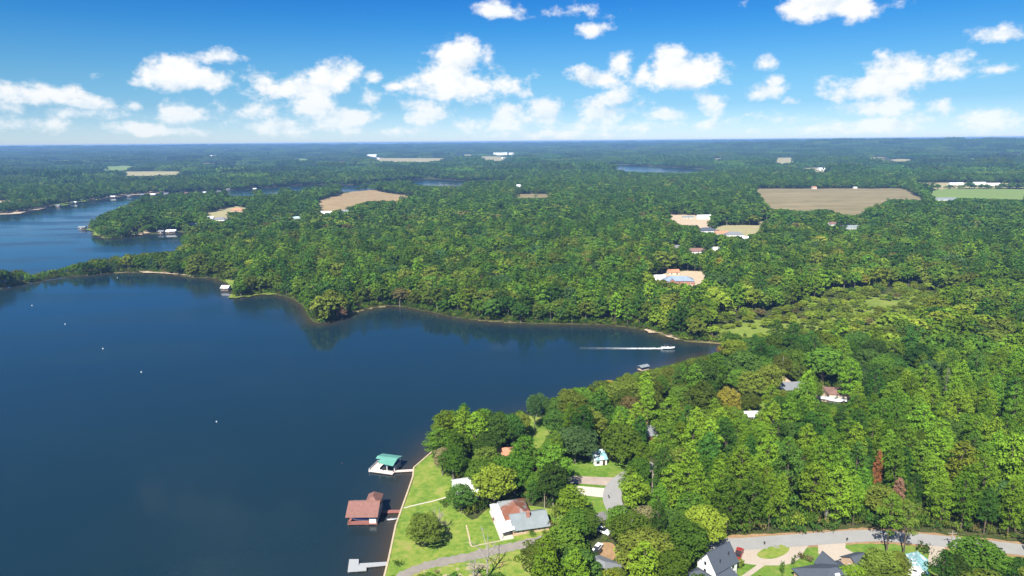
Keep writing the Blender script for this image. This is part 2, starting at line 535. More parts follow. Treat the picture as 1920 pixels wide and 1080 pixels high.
seam_mat('rusty_metal', (0.25, 0.27, 0.275), 0.6, 1, 0.1, 0.6, streak=((0.22, 0.085, 0.048), 0.16, 0.52))
seam_mat('teal_metal', (0.22, 0.42, 0.45), 0.5, 0, 0.15, streak=((0.75, 0.78, 0.78), 0.5, 0.55))
seam_mat('blue_grey_metal', (0.24, 0.30, 0.38), 0.6, 0)
duo('dock_wood', (0.42, 0.33, 0.27), 0.2, scale=1.5, stretch=(1, 6, 1))
duo('grey_deck', (0.33, 0.34, 0.34), 0.15, scale=1.5, stretch=(6, 1, 1))
duo('red_deck', (0.27, 0.11, 0.09), 0.15, scale=1.5)
duo('pale_deck', (0.62, 0.50, 0.44), 0.12, scale=1.5)
duo('piling', (0.10, 0.08, 0.06), 0.3, scale=2.0)
surf_mat('concrete', [(0.3, (0.33, 0.275, 0.215)), (0.5, (0.41, 0.35, 0.28)), (0.7, (0.45, 0.39, 0.32))], scale=0.15, scale2=1.6)
duo('pale_concrete', (0.52, 0.47, 0.40), 0.08, scale=0.4)
duo('brown_paving', (0.36, 0.29, 0.24), 0.14, scale=0.3)
surf_mat('asphalt', [(0.25, (0.24, 0.235, 0.225)), (0.75, (0.33, 0.325, 0.31))], scale=0.25, scale2=3.0, coords='Object')
surf_mat('dark_asphalt', [(0.25, (0.15, 0.14, 0.145)), (0.75, (0.22, 0.21, 0.20))], scale=0.25, scale2=3.0)
surf_mat('gravel', [(0.25, (0.17, 0.15, 0.13)), (0.75, (0.30, 0.27, 0.23))], scale=0.5, scale2=4.0)
surf_mat('lawn', [(0.32, (0.070, 0.140, 0.018)), (0.46, (0.140, 0.220, 0.030)), (0.57, (0.215, 0.255, 0.048)), (0.70, (0.30, 0.245, 0.095))], scale=0.09, scale2=0.6, rough=0.95, spec=0.1)
surf_mat('bright_lawn', [(0.30, (0.060, 0.135, 0.016)), (0.5, (0.115, 0.205, 0.026)), (0.68, (0.22, 0.235, 0.06))], scale=0.10, scale2=0.8, rough=0.95, spec=0.1)
surf_mat('hay_field', [(0.32, (0.13, 0.115, 0.05)), (0.5, (0.22, 0.18, 0.09)), (0.68, (0.31, 0.25, 0.14))], scale=0.012, stretch=(0.35, 1.8, 1), scale2=0.10, rough=0.95, spec=0.1)
surf_mat('tan_field', [(0.28, (0.215, 0.155, 0.075)), (0.5, (0.30, 0.215, 0.11)), (0.72, (0.37, 0.28, 0.155))], scale=0.02, scale2=0.12, rough=0.95, spec=0.1)
surf_mat('green_field', [(0.25, (0.13, 0.20, 0.05)), (0.75, (0.20, 0.26, 0.075))], scale=0.02, scale2=0.15, rough=0.95, spec=0.1)
surf_mat('pale_field', [(0.25, (0.27, 0.25, 0.12)), (0.75, (0.38, 0.33, 0.18))], scale=0.015, scale2=0.12, rough=0.95, spec=0.1)
surf_mat('marsh_grass', [(0.3, (0.085, 0.14, 0.022)), (0.5, (0.16, 0.21, 0.036)), (0.7, (0.24, 0.26, 0.055))], scale=0.09, scale2=0.6, rough=0.95, spec=0.1)
surf_mat('bare_earth', [(0.25, (0.20, 0.13, 0.065)), (0.5, (0.30, 0.19, 0.10)), (0.75, (0.42, 0.28, 0.17))], scale=0.15, scale2=1.2, rough=0.95, spec=0.1)
surf_mat('sand', [(0.25, (0.36, 0.28, 0.18)), (0.75, (0.55, 0.44, 0.31))], scale=0.2, scale2=1.5, rough=0.95, spec=0.1)
duo('sea_wall', (0.45, 0.37, 0.24), 0.15, scale=0.6)
duo('glass_dark', (0.03, 0.035, 0.04), 0.1, rough=0.08, spec=0.8)
duo('white_paint', (0.78, 0.78, 0.77), 0.04, rough=0.4)
duo('black_rubber', (0.02, 0.02, 0.02), 0.1, rough=0.7)
duo('red_paint', (0.30, 0.035, 0.03), 0.08, rough=0.25, spec=0.6)
duo('dark_paint', (0.03, 0.03, 0.035), 0.1, rough=0.25, spec=0.6)
duo('blue_cover', (0.12, 0.17, 0.45), 0.2, scale=1.2, rough=0.6)
duo('blue_plastic', (0.03, 0.14, 0.42), 0.1, rough=0.4)
duo('steel', (0.42, 0.43, 0.44), 0.1, rough=0.4, metal=0.3)
duo('pole_wood', (0.30, 0.25, 0.20), 0.2, scale=3.0, stretch=(1, 1, .15))
duo('dark_door', (0.07, 0.05, 0.04), 0.1, rough=0.5)
duo('bark_brown', (0.105, 0.078, 0.058), 0.3, scale=2.0, stretch=(1, 1, .25))
duo('bark_grey', (0.15, 0.135, 0.115), 0.3, scale=2.0, stretch=(1, 1, .25))
duo('bark_dead', (0.27, 0.25, 0.225), 0.2, scale=2.0, stretch=(1, 1, .25))

# foliage: the tree's own tint (object colour) varied per tree and per clump, thin leaves let light through
def foliage_mat(name, trans=0.25, scattered=False):
    m, nt, out = new_mat(name)
    oi = N(nt, 'ShaderNodeObjectInfo')
    own = N(nt, 'ShaderNodeAttribute', attribute_type='INSTANCER', attribute_name='tint').outputs['Color'] if scattered else oi.outputs['Color']
    tcn = N(nt, 'ShaderNodeTexCoord')
    geo = N(nt, 'ShaderNodeNewGeometry')
    nz = N(nt, 'ShaderNodeTexNoise', {'Vector': tcn.outputs['Object'], 'Scale': 0.45, 'Detail': 3.0})
    hsv = N(nt, 'ShaderNodeHueSaturation', {'Color': own})
    h = N(nt, 'ShaderNodeMath', {0: oi.outputs['Random'], 1: 0.03, 2: 0.487}, operation='MULTIPLY_ADD')
    nt.links.new(h.outputs[0], hsv.inputs['Hue'])
    r2 = N(nt, 'ShaderNodeMath', {0: oi.outputs['Random'], 1: 7.31}, operation='MULTIPLY')
    r2f = N(nt, 'ShaderNodeMath', {0: r2.outputs[0]}, operation='FRACT')
    v1 = N(nt, 'ShaderNodeMath', {0: r2f.outputs[0], 1: 0.72, 2: 0.58}, operation='MULTIPLY_ADD')
    v2 = N(nt, 'ShaderNodeMath', {0: nz.outputs[0], 1: 1.1, 2: 0.45}, operation='MULTIPLY_ADD')
    v3 = N(nt, 'ShaderNodeMath', {0: geo.outputs['Random Per Island'], 1: 0.5, 2: 0.75}, operation='MULTIPLY_ADD')
    v = N(nt, 'ShaderNodeMath', {0: v1.outputs[0], 1: v2.outputs[0]}, operation='MULTIPLY')
    vv = N(nt, 'ShaderNodeMath', {0: v.outputs[0], 1: v3.outputs[0]}, operation='MULTIPLY')
    nt.links.new(vv.outputs[0], hsv.inputs['Value'])
    d = N(nt, 'ShaderNodeBsdfDiffuse', {'Color': hsv.outputs[0], 'Roughness': 0.5})
    t = N(nt, 'ShaderNodeBsdfTranslucent', {'Color': hsv.outputs[0]})
    mx = N(nt, 'ShaderNodeMixShader', {0: trans, 1: d.outputs[0], 2: t.outputs[0]})
    nt.links.new(mx.outputs[0], out.inputs[0])
    return m
foliage_mat('foliage')
foliage_mat('wood_foliage', scattered=True)

# ------------------------------------------------------------------ the ground sheet and the lake
def polar_grid(azs, rs):
    A, Rr = np.meshgrid(azs, rs)
    return Rr * np.sin(A), Rr * np.cos(A)

def grid_mesh(name, X, Y, Z, mat, attrs=None):
    nr, nc = X.shape
    me = bpy.data.meshes.new(name)
    co = np.stack([X, Y, Z], -1).reshape(-1, 3).astype(np.float32)
    i = np.arange(nr * nc).reshape(nr, nc)
    q = np.stack([i[:-1, :-1], i[:-1, 1:], i[1:, 1:], i[1:, :-1]], -1).reshape(-1, 4)
    q = q[:, ::-1]
    me.vertices.add(len(co)); me.vertices.foreach_set('co', co.ravel())
    me.loops.add(q.size); me.loops.foreach_set('vertex_index', q.ravel().astype(np.int32))
    me.polygons.add(len(q)); me.polygons.foreach_set('loop_start', np.arange(0, q.size, 4, dtype=np.int32))
    me.polygons.foreach_set('use_smooth', np.ones(len(q), bool))
    for k, (typ, arr) in (attrs or {}).items():
        a = me.attributes.new(k, typ, 'POINT')
        a.data.foreach_set('value' if typ == 'FLOAT' else 'color', np.asarray(arr, np.float32).ravel())
    me.materials.append(mat)
    me.update(calc_edges=True)
    return me

m, nt, out = new_mat('ground_litter')
tcn = N(nt, 'ShaderNodeTexCoord')
at_ = N(nt, 'ShaderNodeAttribute', attribute_name='shore')
n1_ = N(nt, 'ShaderNodeTexNoise', {'Vector': tcn.outputs['Object'], 'Scale': 0.06, 'Detail': 8.0, 'Roughness': 0.65})
n2_ = N(nt, 'ShaderNodeTexNoise', {'Vector': tcn.outputs['Object'], 'Scale': 0.9, 'Detail': 4.0})
mixn = N(nt, 'ShaderNodeMath', {0: n1_.outputs[0], 1: n2_.outputs[0]}, operation='ADD')
half = N(nt, 'ShaderNodeMath', {0: mixn.outputs[0], 1: 0.5}, operation='MULTIPLY')
c1 = ramp(nt, half.outputs[0], [(0.30, (0.026, 0.042, 0.012)), (0.48, (0.050, 0.066, 0.019)), (0.60, (0.085, 0.080, 0.032)), (0.75, (0.14, 0.10, 0.05))])
c2 = ramp(nt, half.outputs[0], [(0.3, (0.10, 0.11, 0.035)), (0.5, (0.20, 0.17, 0.075)), (0.7, (0.34, 0.27, 0.16))])
mx = N(nt, 'ShaderNodeMix', {0: at_.outputs['Fac'], 6: c1, 7: c2}, data_type='RGBA')
b = N(nt, 'ShaderNodeBsdfPrincipled', {'Base Color': mx.outputs[2], 'Roughness': 0.95, 'Specular IOR Level': 0.1})
nt.links.new(b.outputs[0], out.inputs[0])

m, nt, out = new_mat('lake_water')
tcn = N(nt, 'ShaderNodeTexCoord')
sh = N(nt, 'ShaderNodeAttribute', attribute_name='shallow')
nz = N(nt, 'ShaderNodeTexNoise', {'Vector': tcn.outputs['Object'], 'Scale': 0.35, 'Detail': 4.0, 'Roughness': 0.6})
nzb = N(nt, 'ShaderNodeTexNoise', {'Vector': N(nt, 'ShaderNodeMapping', {'Vector': tcn.outputs['Object'], 'Scale': (0.8, 2.6, 1)}).outputs[0], 'Scale': 0.008, 'Detail': 6.0})
rgh = N(nt, 'ShaderNodeMapRange', {'Value': nzb.outputs[0], 'From Min': 0.40, 'From Max': 0.62, 'To Min': 0.05, 'To Max': 0.22}, interpolation_type='SMOOTHSTEP')
col = N(nt, 'ShaderNodeMix', {0: sh.outputs['Fac'], 6: rgba((0.006, 0.022, 0.032)), 7: rgba((0.050, 0.038, 0.022))}, data_type='RGBA')
bp = N(nt, 'ShaderNodeBump', {'Height': nz.outputs[0], 'Strength': 0.10, 'Distance': 0.5})
b = N(nt, 'ShaderNodeBsdfPrincipled', {'Base Color': col.outputs[2], 'Roughness': rgh.outputs[0], 'IOR': 1.333, 'Normal': bp.outputs[0]})
nt.links.new(b.outputs[0], out.inputs[0])

azs = np.radians(np.concatenate([np.linspace(-89, -52, 26), np.linspace(-50, 50, 540), np.linspace(52, 89, 26)]))
rs = np.concatenate([np.linspace(4, 95, 14), np.geomspace(100, 3000, 480), np.geomspace(3060, 20000, 80)])
GX, GY = polar_grid(azs, rs)
GSD = polar_sd(azs, rs, GX, GY)
GZ = land_height(GX, GY, GSD)
shore_att = np.where((GSD > 0), np.exp(-np.maximum(GSD, 0) / 3.0), 0) * sstep(0.55, 0.85, vnoise(GX, GY, 25, 9))
ground = obj('ground', grid_mesh('ground', GX, GY, GZ, MATS['ground_litter'], {'shore': ('FLOAT', shore_att)}))
tag(ground, kind='structure')
azw = np.radians(np.concatenate([np.linspace(-89, -46, 20), np.linspace(-44, 44, 300), np.linspace(46, 89, 20)]))
rw = np.concatenate([np.linspace(4, 100, 8), np.geomspace(105, 3600, 260)])
WX, WY = polar_grid(azw, rw)
WSD = polar_sd(azw, rw, WX, WY)
shal = np.clip(np.exp(np.minimum(WSD, 0) / 6.0), 0, 1)
lake = obj('lake', grid_mesh('lake', WX, WY, np.zeros_like(WX), MATS['lake_water'], {'shallow': ('FLOAT', shal)}))
tag(lake, kind='structure')

def drape(name, poly, mat, off, res=3.0, smooth=True, kind='structure', jitter=0.0):
    """A ground-cover sheet cut to a polygon and laid over the land."""
    P = smooth_line(poly, True, 4) if smooth else np.asarray(poly, float)
    if jitter:
        P = P + RNG.normal(0, jitter, P.shape)
    bm = bmesh.new()
    bm.faces.new([bm.verts.new((x, y, 0)) for x, y in P])
    bmesh.ops.triangulate(bm, faces=bm.faces[:])
    lo, hi = P.min(0), P.max(0)
    for ax in (0, 1):
        n = min(int((hi[ax] - lo[ax]) / res), 60)
        for k in range(1, n):
            c = lo[ax] + (hi[ax] - lo[ax]) * k / n
            co = [0, 0, 0]; co[ax] = c
            no = [0, 0, 0]; no[ax] = 1
            bmesh.ops.bisect_plane(bm, geom=bm.verts[:] + bm.edges[:] + bm.faces[:], plane_co=co, plane_no=no)
    vs = np.array([v.co[:] for v in bm.verts])
    z = land_height(vs[:, 0], vs[:, 1])
    for v, h in zip(bm.verts, z):
        v.co.z = max(h, 0.3) + off
    for fc in bm.faces:
        if fc.normal.z < 0: fc.normal_flip()
        fc.smooth = True
    bm.normal_update()
    for fc in bm.faces:
        if fc.normal.z < 0: fc.normal_flip()
    me = bpy.data.meshes.new(name)
    bm.to_mesh(me); bm.free()
    me.materials.append(MATS[mat])
    return tag(obj(name, me), kind=kind)

def gpoly(pts):
    return np.array([at(x, y)[:2] for x, y in pts])

def ribbon(name, line, width, mat, off, kind='structure', edge=0.0):
    P = smooth_line(line, False, 8)
    t = np.gradient(P, axis=0); t /= np.linalg.norm(t, axis=1)[:, None]
    nrm = np.stack([-t[:, 1], t[:, 0]], 1)
    K = 5
    vs, fs = [], []
    w = width * (1 + edge * (RNG.random(len(P)) - 0.5))
    for k in range(K):
        Q = P + nrm * (w[:, None] * (k / (K - 1) - 0.5))
        z = np.maximum(land_height(Q[:, 0], Q[:, 1]), 0.3) + off
        vs.append(np.column_stack([Q, z]))
    V = np.stack(vs, 1).reshape(-1, 3)
    for i in range(len(P) - 1):
        for k in range(K - 1):
            a = i * K + k
            fs.append((a, a + K, a + K + 1, a + 1))
    me = bpy.data.meshes.new(name)
    me.from_pydata(V.tolist(), [], fs); me.update()
    if me.polygons[0].normal.z < 0:
        me.flip_normals()
    me.materials.append(MATS[mat])
    return tag(obj(name, me), kind=kind)

# fields and clearings seen between the woods (photo outline -> place)
FIELDS = [
    ('hay_field', [(1413, 355), (1520, 354), (1690, 354), (1716, 366), (1742, 379), (1700, 385), (1662, 389), (1642, 398), (1622, 410), (1585, 410), (1545, 400), (1500, 403), (1446, 398), (1430, 380)], 'hay_field'),
    ('hay_field', [(594, 378), (630, 367), (660, 360), (690, 357), (745, 365), (800, 371), (770, 382), (720, 384), (680, 386), (650, 396), (610, 400), (594, 396)], 'tan_field'),
    ('pasture', [(1735, 357), (1800, 355), (1960, 356), (1990, 378), (1900, 378), (1800, 375), (1745, 373)], 'green_field'),
    ('pasture', [(1660, 340), (1740, 343), (1920, 344), (1960, 353), (1800, 354), (1735, 356)], 'pale_field'),
    ('clearing', [(1245, 404), (1300, 404), (1335, 410), (1345, 424), (1300, 432), (1262, 424)], 'sand'),
    ('clearing', [(1340, 425), (1400, 423), (1440, 426), (1430, 442), (1385, 447), (1345, 443)], 'pale_field'),
    ('clearing', [(1425, 416), (1455, 417), (1450, 427), (1422, 428)], 'pale_field'),
    ('house_lot', [(1290, 508), (1318, 513), (1326, 528), (1312, 538), (1285, 538), (1225, 528), (1228, 517)], 'sand'),
    ('marsh', [(1330, 618), (1400, 600), (1480, 604), (1560, 576), (1620, 556), (1710, 552), (1740, 580), (1670, 616), (1560, 632), (1460, 640), (1360, 634)], 'marsh_grass'),
    ('meadow', [(172, 314), (245, 311), (262, 317), (200, 321)], 'green_field'),
    ('meadow', [(215, 323), (340, 322), (345, 328), (240, 330)], 'pale_field'),
    ('meadow', [(684, 296), (760, 297), (840, 297), (830, 304), (720, 304)], 'pale_field'),
    ('meadow', [(898, 294), (955, 295), (952, 301), (905, 302)], 'pale_field'),
    ('meadow', [(1448, 296), (1485, 296), (1490, 308), (1455, 310)], 'pale_field'),
    ('meadow', [(1505, 316), (1560, 315), (1562, 322), (1510, 323)], 'pale_field'),
    ('meadow', [(370, 306), (470, 308), (468, 313), (372, 312)], 'pale_field'),
    ('clearing', [(955, 365), (1040, 364), (1042, 371), (960, 373)], 'hay_field'),
    ('clearing', [(382, 402), (440, 388), (470, 392), (462, 408), (420, 418), (384, 420)], 'pale_field'),
    ('clearing', [(600, 398), (650, 396), (652, 406), (596, 410)], 'sand'),
    ('clearing', [(-40, 378), (18, 376), (26, 388), (-10, 396), (-60, 396)], 'sand'),
    ('clearing', [(1418, 728), (1440, 725), (1442, 765), (1425, 795), (1412, 780)], 'lawn'),
    ('clearing', [(1430, 722), (1600, 735), (1605, 752), (1540, 756), (1440, 745)], 'sand'),
    ('shore_bank', [(-40, 396), (0, 396), (30, 395), (60, 389), (96, 384), (94, 389), (55, 397), (30, 402), (0, 403), (-40, 405)], 'sand'),
    ('shore_bank', [(96, 384), (120, 380), (150, 374), (188, 370), (190, 374), (150, 381), (96, 388)], 'lawn'),
    ('shore_bank', [(190, 370), (240, 364), (300, 360), (300, 363), (235, 368), (190, 374)], 'sand'),
    ('shore_bank', [(262, 506), (300, 505), (345, 511), (355, 519), (300, 513), (262, 511)], 'sand'),
    ('shore_bank', [(1214, 618), (1240, 622), (1275, 632), (1272, 638), (1240, 629), (1214, 622)], 'sand'),
    ('shore_bank', [(434, 552), (470, 548), (515, 546), (520, 552), (470, 556), (438, 560)], 'marsh_grass'),
    ('shore_bank', [(412, 523), (430, 519), (442, 530), (440, 541), (425, 531)], 'lawn'),
    ('shore_bank', [(168, 430), (190, 431), (240, 438), (240, 444), (205, 448), (180, 441)], 'lawn'),
    ('shore_bank', [(245, 430), (275, 429), (285, 436), (262, 440), (245, 441)], 'sand'),
]
EXTRA = [(120, 300, 46, 3), (520, 317, 50, 3), (560, 300, 50, 2.4), (640, 306, 36, 2.4), (880, 290, 46, 2.2), (1350, 300, 40, 2.6), (1642, 291, 40, 2.4), (1690, 301, 40, 2.4), (1830, 300, 60, 2.4), (300, 300, 50, 2.2), (60, 318, 40, 2.4), (440, 312, 36, 2.4), (1240, 290, 40, 2.2)]
for ex, ey, ew, eh in EXTRA:
    FIELDS.append(('meadow', [(ex - ew / 2, ey), (ex - ew * .2, ey - eh), (ex + ew * .3, ey - eh * .8), (ex + ew / 2, ey + eh * .2), (ex + ew * .1, ey + eh), (ex - ew * .3, ey + eh * .8)], random.choice(['pale_field', 'green_field', 'hay_field'])))
KEEP_OUT = []                    # world polygons without wild trees
for nm, pts, mt in FIELDS:
    P = gpoly(pts)
    d0 = np.hypot(*P.mean(0))
    drape(nm, P, mt, 0.10 + d0 * 0.0004, res=max(4.0, d0 * 0.02), smooth=True, jitter=min(d0 * 0.003, 4.0))
    if nm not in ('marsh', 'shore_bank'):
        KEEP_OUT.append(P)

# lawns of the near lots
LAWNS = [
    ('lawn', [(700, 1150), (723, 1077), (731, 1049), (744, 987), (756, 953), (766, 925), (776, 896), (778, 878), (808, 852), (840, 846), (848, 880), (850, 930), (885, 975), (930, 948), (1035, 955), (1065, 985), (1050, 1010), (1010, 1060), (1000, 1150), (800, 1160)], 'lawn'),
    ('lawn', [(1060, 868), (1120, 864), (1180, 868), (1180, 892), (1152, 925), (1158, 955), (1100, 972), (1062, 940)], 'bright_lawn'),
    ('lawn', [(975, 786), (1010, 782), (1040, 800), (1032, 842), (1000, 860), (985, 825)], 'lawn'),
    ('lawn', [(1360, 1020), (1460, 1008), (1560, 998), (1640, 994), (1720, 1003), (1800, 1012), (1930, 1030), (1930, 1150), (1280, 1160), (1290, 1080), (1330, 1020)], 'bright_lawn'),
    ('dry_ground', [(790, 1070), (850, 1060), (905, 1056), (918, 1070), (880, 1090), (800, 1100)], 'pale_field'),
    ('lawn', [(1118, 1020), (1150, 1020), (1158, 1050), (1150, 1066), (1124, 1060), (1112, 1040)], 'bare_earth'),
]
for nm, pts, mt in LAWNS:
    P = gpoly(pts)
    drape(nm, P, mt, 0.07, res=3.0)
    KEEP_OUT.append(P)

# roads, drives and paths
STREET = gpoly([(2150, 1068), (1990, 1043), (1920, 1032), (1820, 1021), (1730, 1012), (1640, 1005), (1560, 1009), (1460, 1016), (1370, 1021), (1290, 1016), (1220, 1000), (1172, 975), (1150, 945), (1150, 920), (1164, 902), (1190, 886), (1230, 872)])
TRACK = gpoly([(1162, 962), (1122, 971), (1085, 984), (1040, 1004), (990, 1019), (940, 1030), (885, 1043), (830, 1054), (790, 1064), (745, 1085), (700, 1120)])
ribbon('road_verge', STREET[:9], 8.4, 'bare_earth', 0.10, edge=0.3)
ribbon('street', STREET, 6.2, 'asphalt', 0.16)
ribbon('gravel_track', TRACK[1:], 3.8, 'gravel', 0.11, edge=0.5)
ribbon('track_paving', gpoly([(1148, 965), (1122, 970), (1096, 978)]), 4.6, 'dark_asphalt', 0.15)
ribbon('footpath', gpoly([(757, 953), (785, 946), (812, 940), (836, 933)]), 0.6, 'pale_concrete', 0.12)
ribbon('footpath', gpoly([(874, 985), (879, 1005), (884, 1024), (900, 1022), (940, 1014)]), 0.45, 'sand', 0.12)
ribbon('footpath', gpoly([(1392, 1085), (1412, 1071), (1430, 1058)]), 1.5, 'concrete', 0.13)
drape('driveway', gpoly([(1062, 892), (1100, 894), (1152, 896), (1148, 912), (1100, 908), (1062, 906)]), 'brown_paving', 0.13, smooth=False)
drape('driveway', gpoly([(1062, 910), (1100, 913), (1146, 917), (1146, 935), (1100, 930), (1064, 926)]), 'pale_concrete', 0.13, smooth=False)
drape('driveway', gpoly([(1368, 1030), (1430, 1025), (1512, 1016), (1508, 1034), (1496, 1050), (1470, 1060), (1420, 1060), (1392, 1056), (1380, 1050)]), 'concrete', 0.12)
drape('lawn', gpoly([(1419, 1041), (1432, 1030), (1455, 1023), (1478, 1023), (1477, 1036), (1455, 1047), (1432, 1048)]), 'lawn', 0.16)
drape('driveway', gpoly([(1534, 1016), (1560, 1014), (1586, 1013), (1585, 1028), (1598, 1036), (1625, 1046), (1620, 1058), (1580, 1066), (1556, 1058), (1543, 1045), (1534, 1038)]), 'concrete', 0.12, smooth=False)
drape('driveway', gpoly([(1738, 1014), (1765, 1018), (1775, 1045), (1768, 1066), (1738, 1062), (1742, 1040)]), 'concrete', 0.12)
ROADS = [(smooth_line(STREET, False, 4), 5.2), (smooth_line(TRACK, False, 4), 3.0)]

# sea wall along the near bank
wall_line = np.vstack([ground_poly([(700, 1160), (712, 1115)], 0.4), ground_poly(SHORE_NEAR + [(812, 846)], 0.4)])
mb = MB()
P = wall_line
for i in range(len(P) - 1):
    a, c = P[i], P[i + 1]
    t = (c - a) / np.linalg.norm(c - a)
    nn = np.array([t[1], -t[0]]) * 0.28
    q = [a - nn, c - nn, c + nn, a + nn]
    mb.add([(*p_, -1.6) for p_ in q] + [(*p_, 0.86) for p_ in q], [(3, 2, 1, 0), (4, 5, 6, 7), (0, 1, 5, 4), (1, 2, 6, 5), (2, 3, 7, 6), (3, 0, 4, 7)])
tag(mb.build('sea_wall', MATS['sea_wall']), 'low tan retaining wall along the lawn at the lake edge', 'wall')

# ------------------------------------------------------------------ buildings
MUST_SEE = []                    # photo outlines that no wild tree may cover
SOLID = []                       # (x, y, radius) of things no tree may stand in
LANDMARK = []                    # (short phrase, x, y) used when telling trees apart

def see(pts):
    MUST_SEE.append(np.array(pts, float))

def gable(mb, x0, x1, y0, y1, z0, zr, ov=0.45, th=0.16, axis='x', ohe=0.3):
    if axis == 'x':
        ym = (y0 + y1) / 2; sl = (zr - z0) / (ym - y0)
        a, b = x0 - ohe, x1 + ohe
        mb.slab([(a, y0 - ov, z0 - ov * sl), (b, y0 - ov, z0 - ov * sl), (b, ym, zr), (a, ym, zr)], th)
        mb.slab([(b, y1 + ov, z0 - ov * sl), (a, y1 + ov, z0 - ov * sl), (a, ym, zr), (b, ym, zr)], th)
        mb.tube([(a, ym, zr + 0.01), (b, ym, zr + 0.01)], 0.12, 6)
    else:
        xm = (x0 + x1) / 2; sl = (zr - z0) / (xm - x0)
        a, b = y0 - ohe, y1 + ohe
        mb.slab([(x0 - ov, a, z0 - ov * sl), (xm, a, zr), (xm, b, zr), (x0 - ov, b, z0 - ov * sl)], th)
        mb.slab([(x1 + ov, a, z0 - ov * sl), (x1 + ov, b, z0 - ov * sl), (xm, b, zr), (xm, a, zr)], th)
        mb.tube([(xm, a, zr + 0.01), (xm, b, zr + 0.01)], 0.12, 6)
    return mb

def hip(mb, x0, x1, y0, y1, z0, zr, ov=0.5, th=0.2, inset=None):
    x0 -= ov; x1 += ov; y0 -= ov; y1 += ov
    w, d = x1 - x0, y1 - y0
    if w >= d:
        k = d / 2 if inset is None else inset
        r = [(x0 + k, (y0 + y1) / 2, zr), (x1 - k, (y0 + y1) / 2, zr)]
        fs = [(0, 1, 5, 4), (2, 3, 4, 5), (1, 2, 5), (3, 0, 4)]
    else:
        k = w / 2 if inset is None else inset
        r = [((x0 + x1) / 2, y0 + k, zr), ((x0 + x1) / 2, y1 - k, zr)]
        fs = [(0, 1, 4), (1, 2, 5, 4), (2, 3, 5), (3, 0, 4, 5)]
    lo = [(x0, y0, z0 - th), (x1, y0, z0 - th), (x1, y1, z0 - th), (x0, y1, z0 - th)]
    mb.add([(x0, y0, z0), (x1, y0, z0), (x1, y1, z0), (x0, y1, z0)] + r + lo,
           fs + [(9, 8, 7, 6), (0, 6, 7, 1), (1, 7, 8, 2), (2, 8, 9, 3), (3, 9, 6, 0)])
    return mb

def gwall(mb, x0, x1, y0, y1, z0, zw, zr, axis='x'):
    """Walls with gable ends (closed prism)."""
    if axis == 'x':
        ym = (y0 + y1) / 2
        s = [(y0, z0), (y1, z0), (y1, zw), (ym, zr), (y0, zw)]
        v = [(x0, y, z) for y, z in s] + [(x1, y, z) for y, z in s]
    else:
        xm = (x0 + x1) / 2
        s = [(x0, z0), (x1, z0), (x1, zw), (xm, zr), (x0, zw)]
        v = [(x, y0, z) for x, z in s] + [(x, y1, z) for x, z in s]
    return mb.add(v, [(0, 1, 2, 3, 4), (9, 8, 7, 6, 5)] + [(i, i + 5, (i + 1) % 5 + 5, (i + 1) % 5) for i in range(5)])

def opening(r, kind, x, y, z, w, h, face, mat='glass_dark', frame='white_paint'):
    """A window (frame > pane) or door (> handle) set 3-6 cm proud of a wall."""
    t = 0.05
    def bx(m, a, c, lo, hi, d):
        if face == '-y': m.box(x + a, x + c, y - d, y + 0.02, z + lo, z + hi)
        elif face == '+y': m.box(x + a, x + c, y - 0.02, y + d, z + lo, z + hi)
        elif face == '-x': m.box(x - d, x + 0.02, y + a, y + c, z + lo, z + hi)
        else: m.box(x - 0.02, x + d, y + a, y + c, z + lo, z + hi)
    m = MB()
    bx(m, -w / 2, w / 2, 0, h, t)
    if kind == 'window':
        o = m.build('window', MATS[frame], r)
        p = MB(); bx(p, -w / 2 + 0.09, w / 2 - 0.09, 0.09, h - 0.09, t + 0.025)
        p.build('pane', MATS[mat], o)
    else:
        o = m.build('door', MATS[mat], r)
        p = MB(); bx(p, w / 2 - 0.22, w / 2 - 0.10, h * 0.42, h * 0.48, t + 0.05)
        p.build('handle', MATS['steel'], o)
    return o

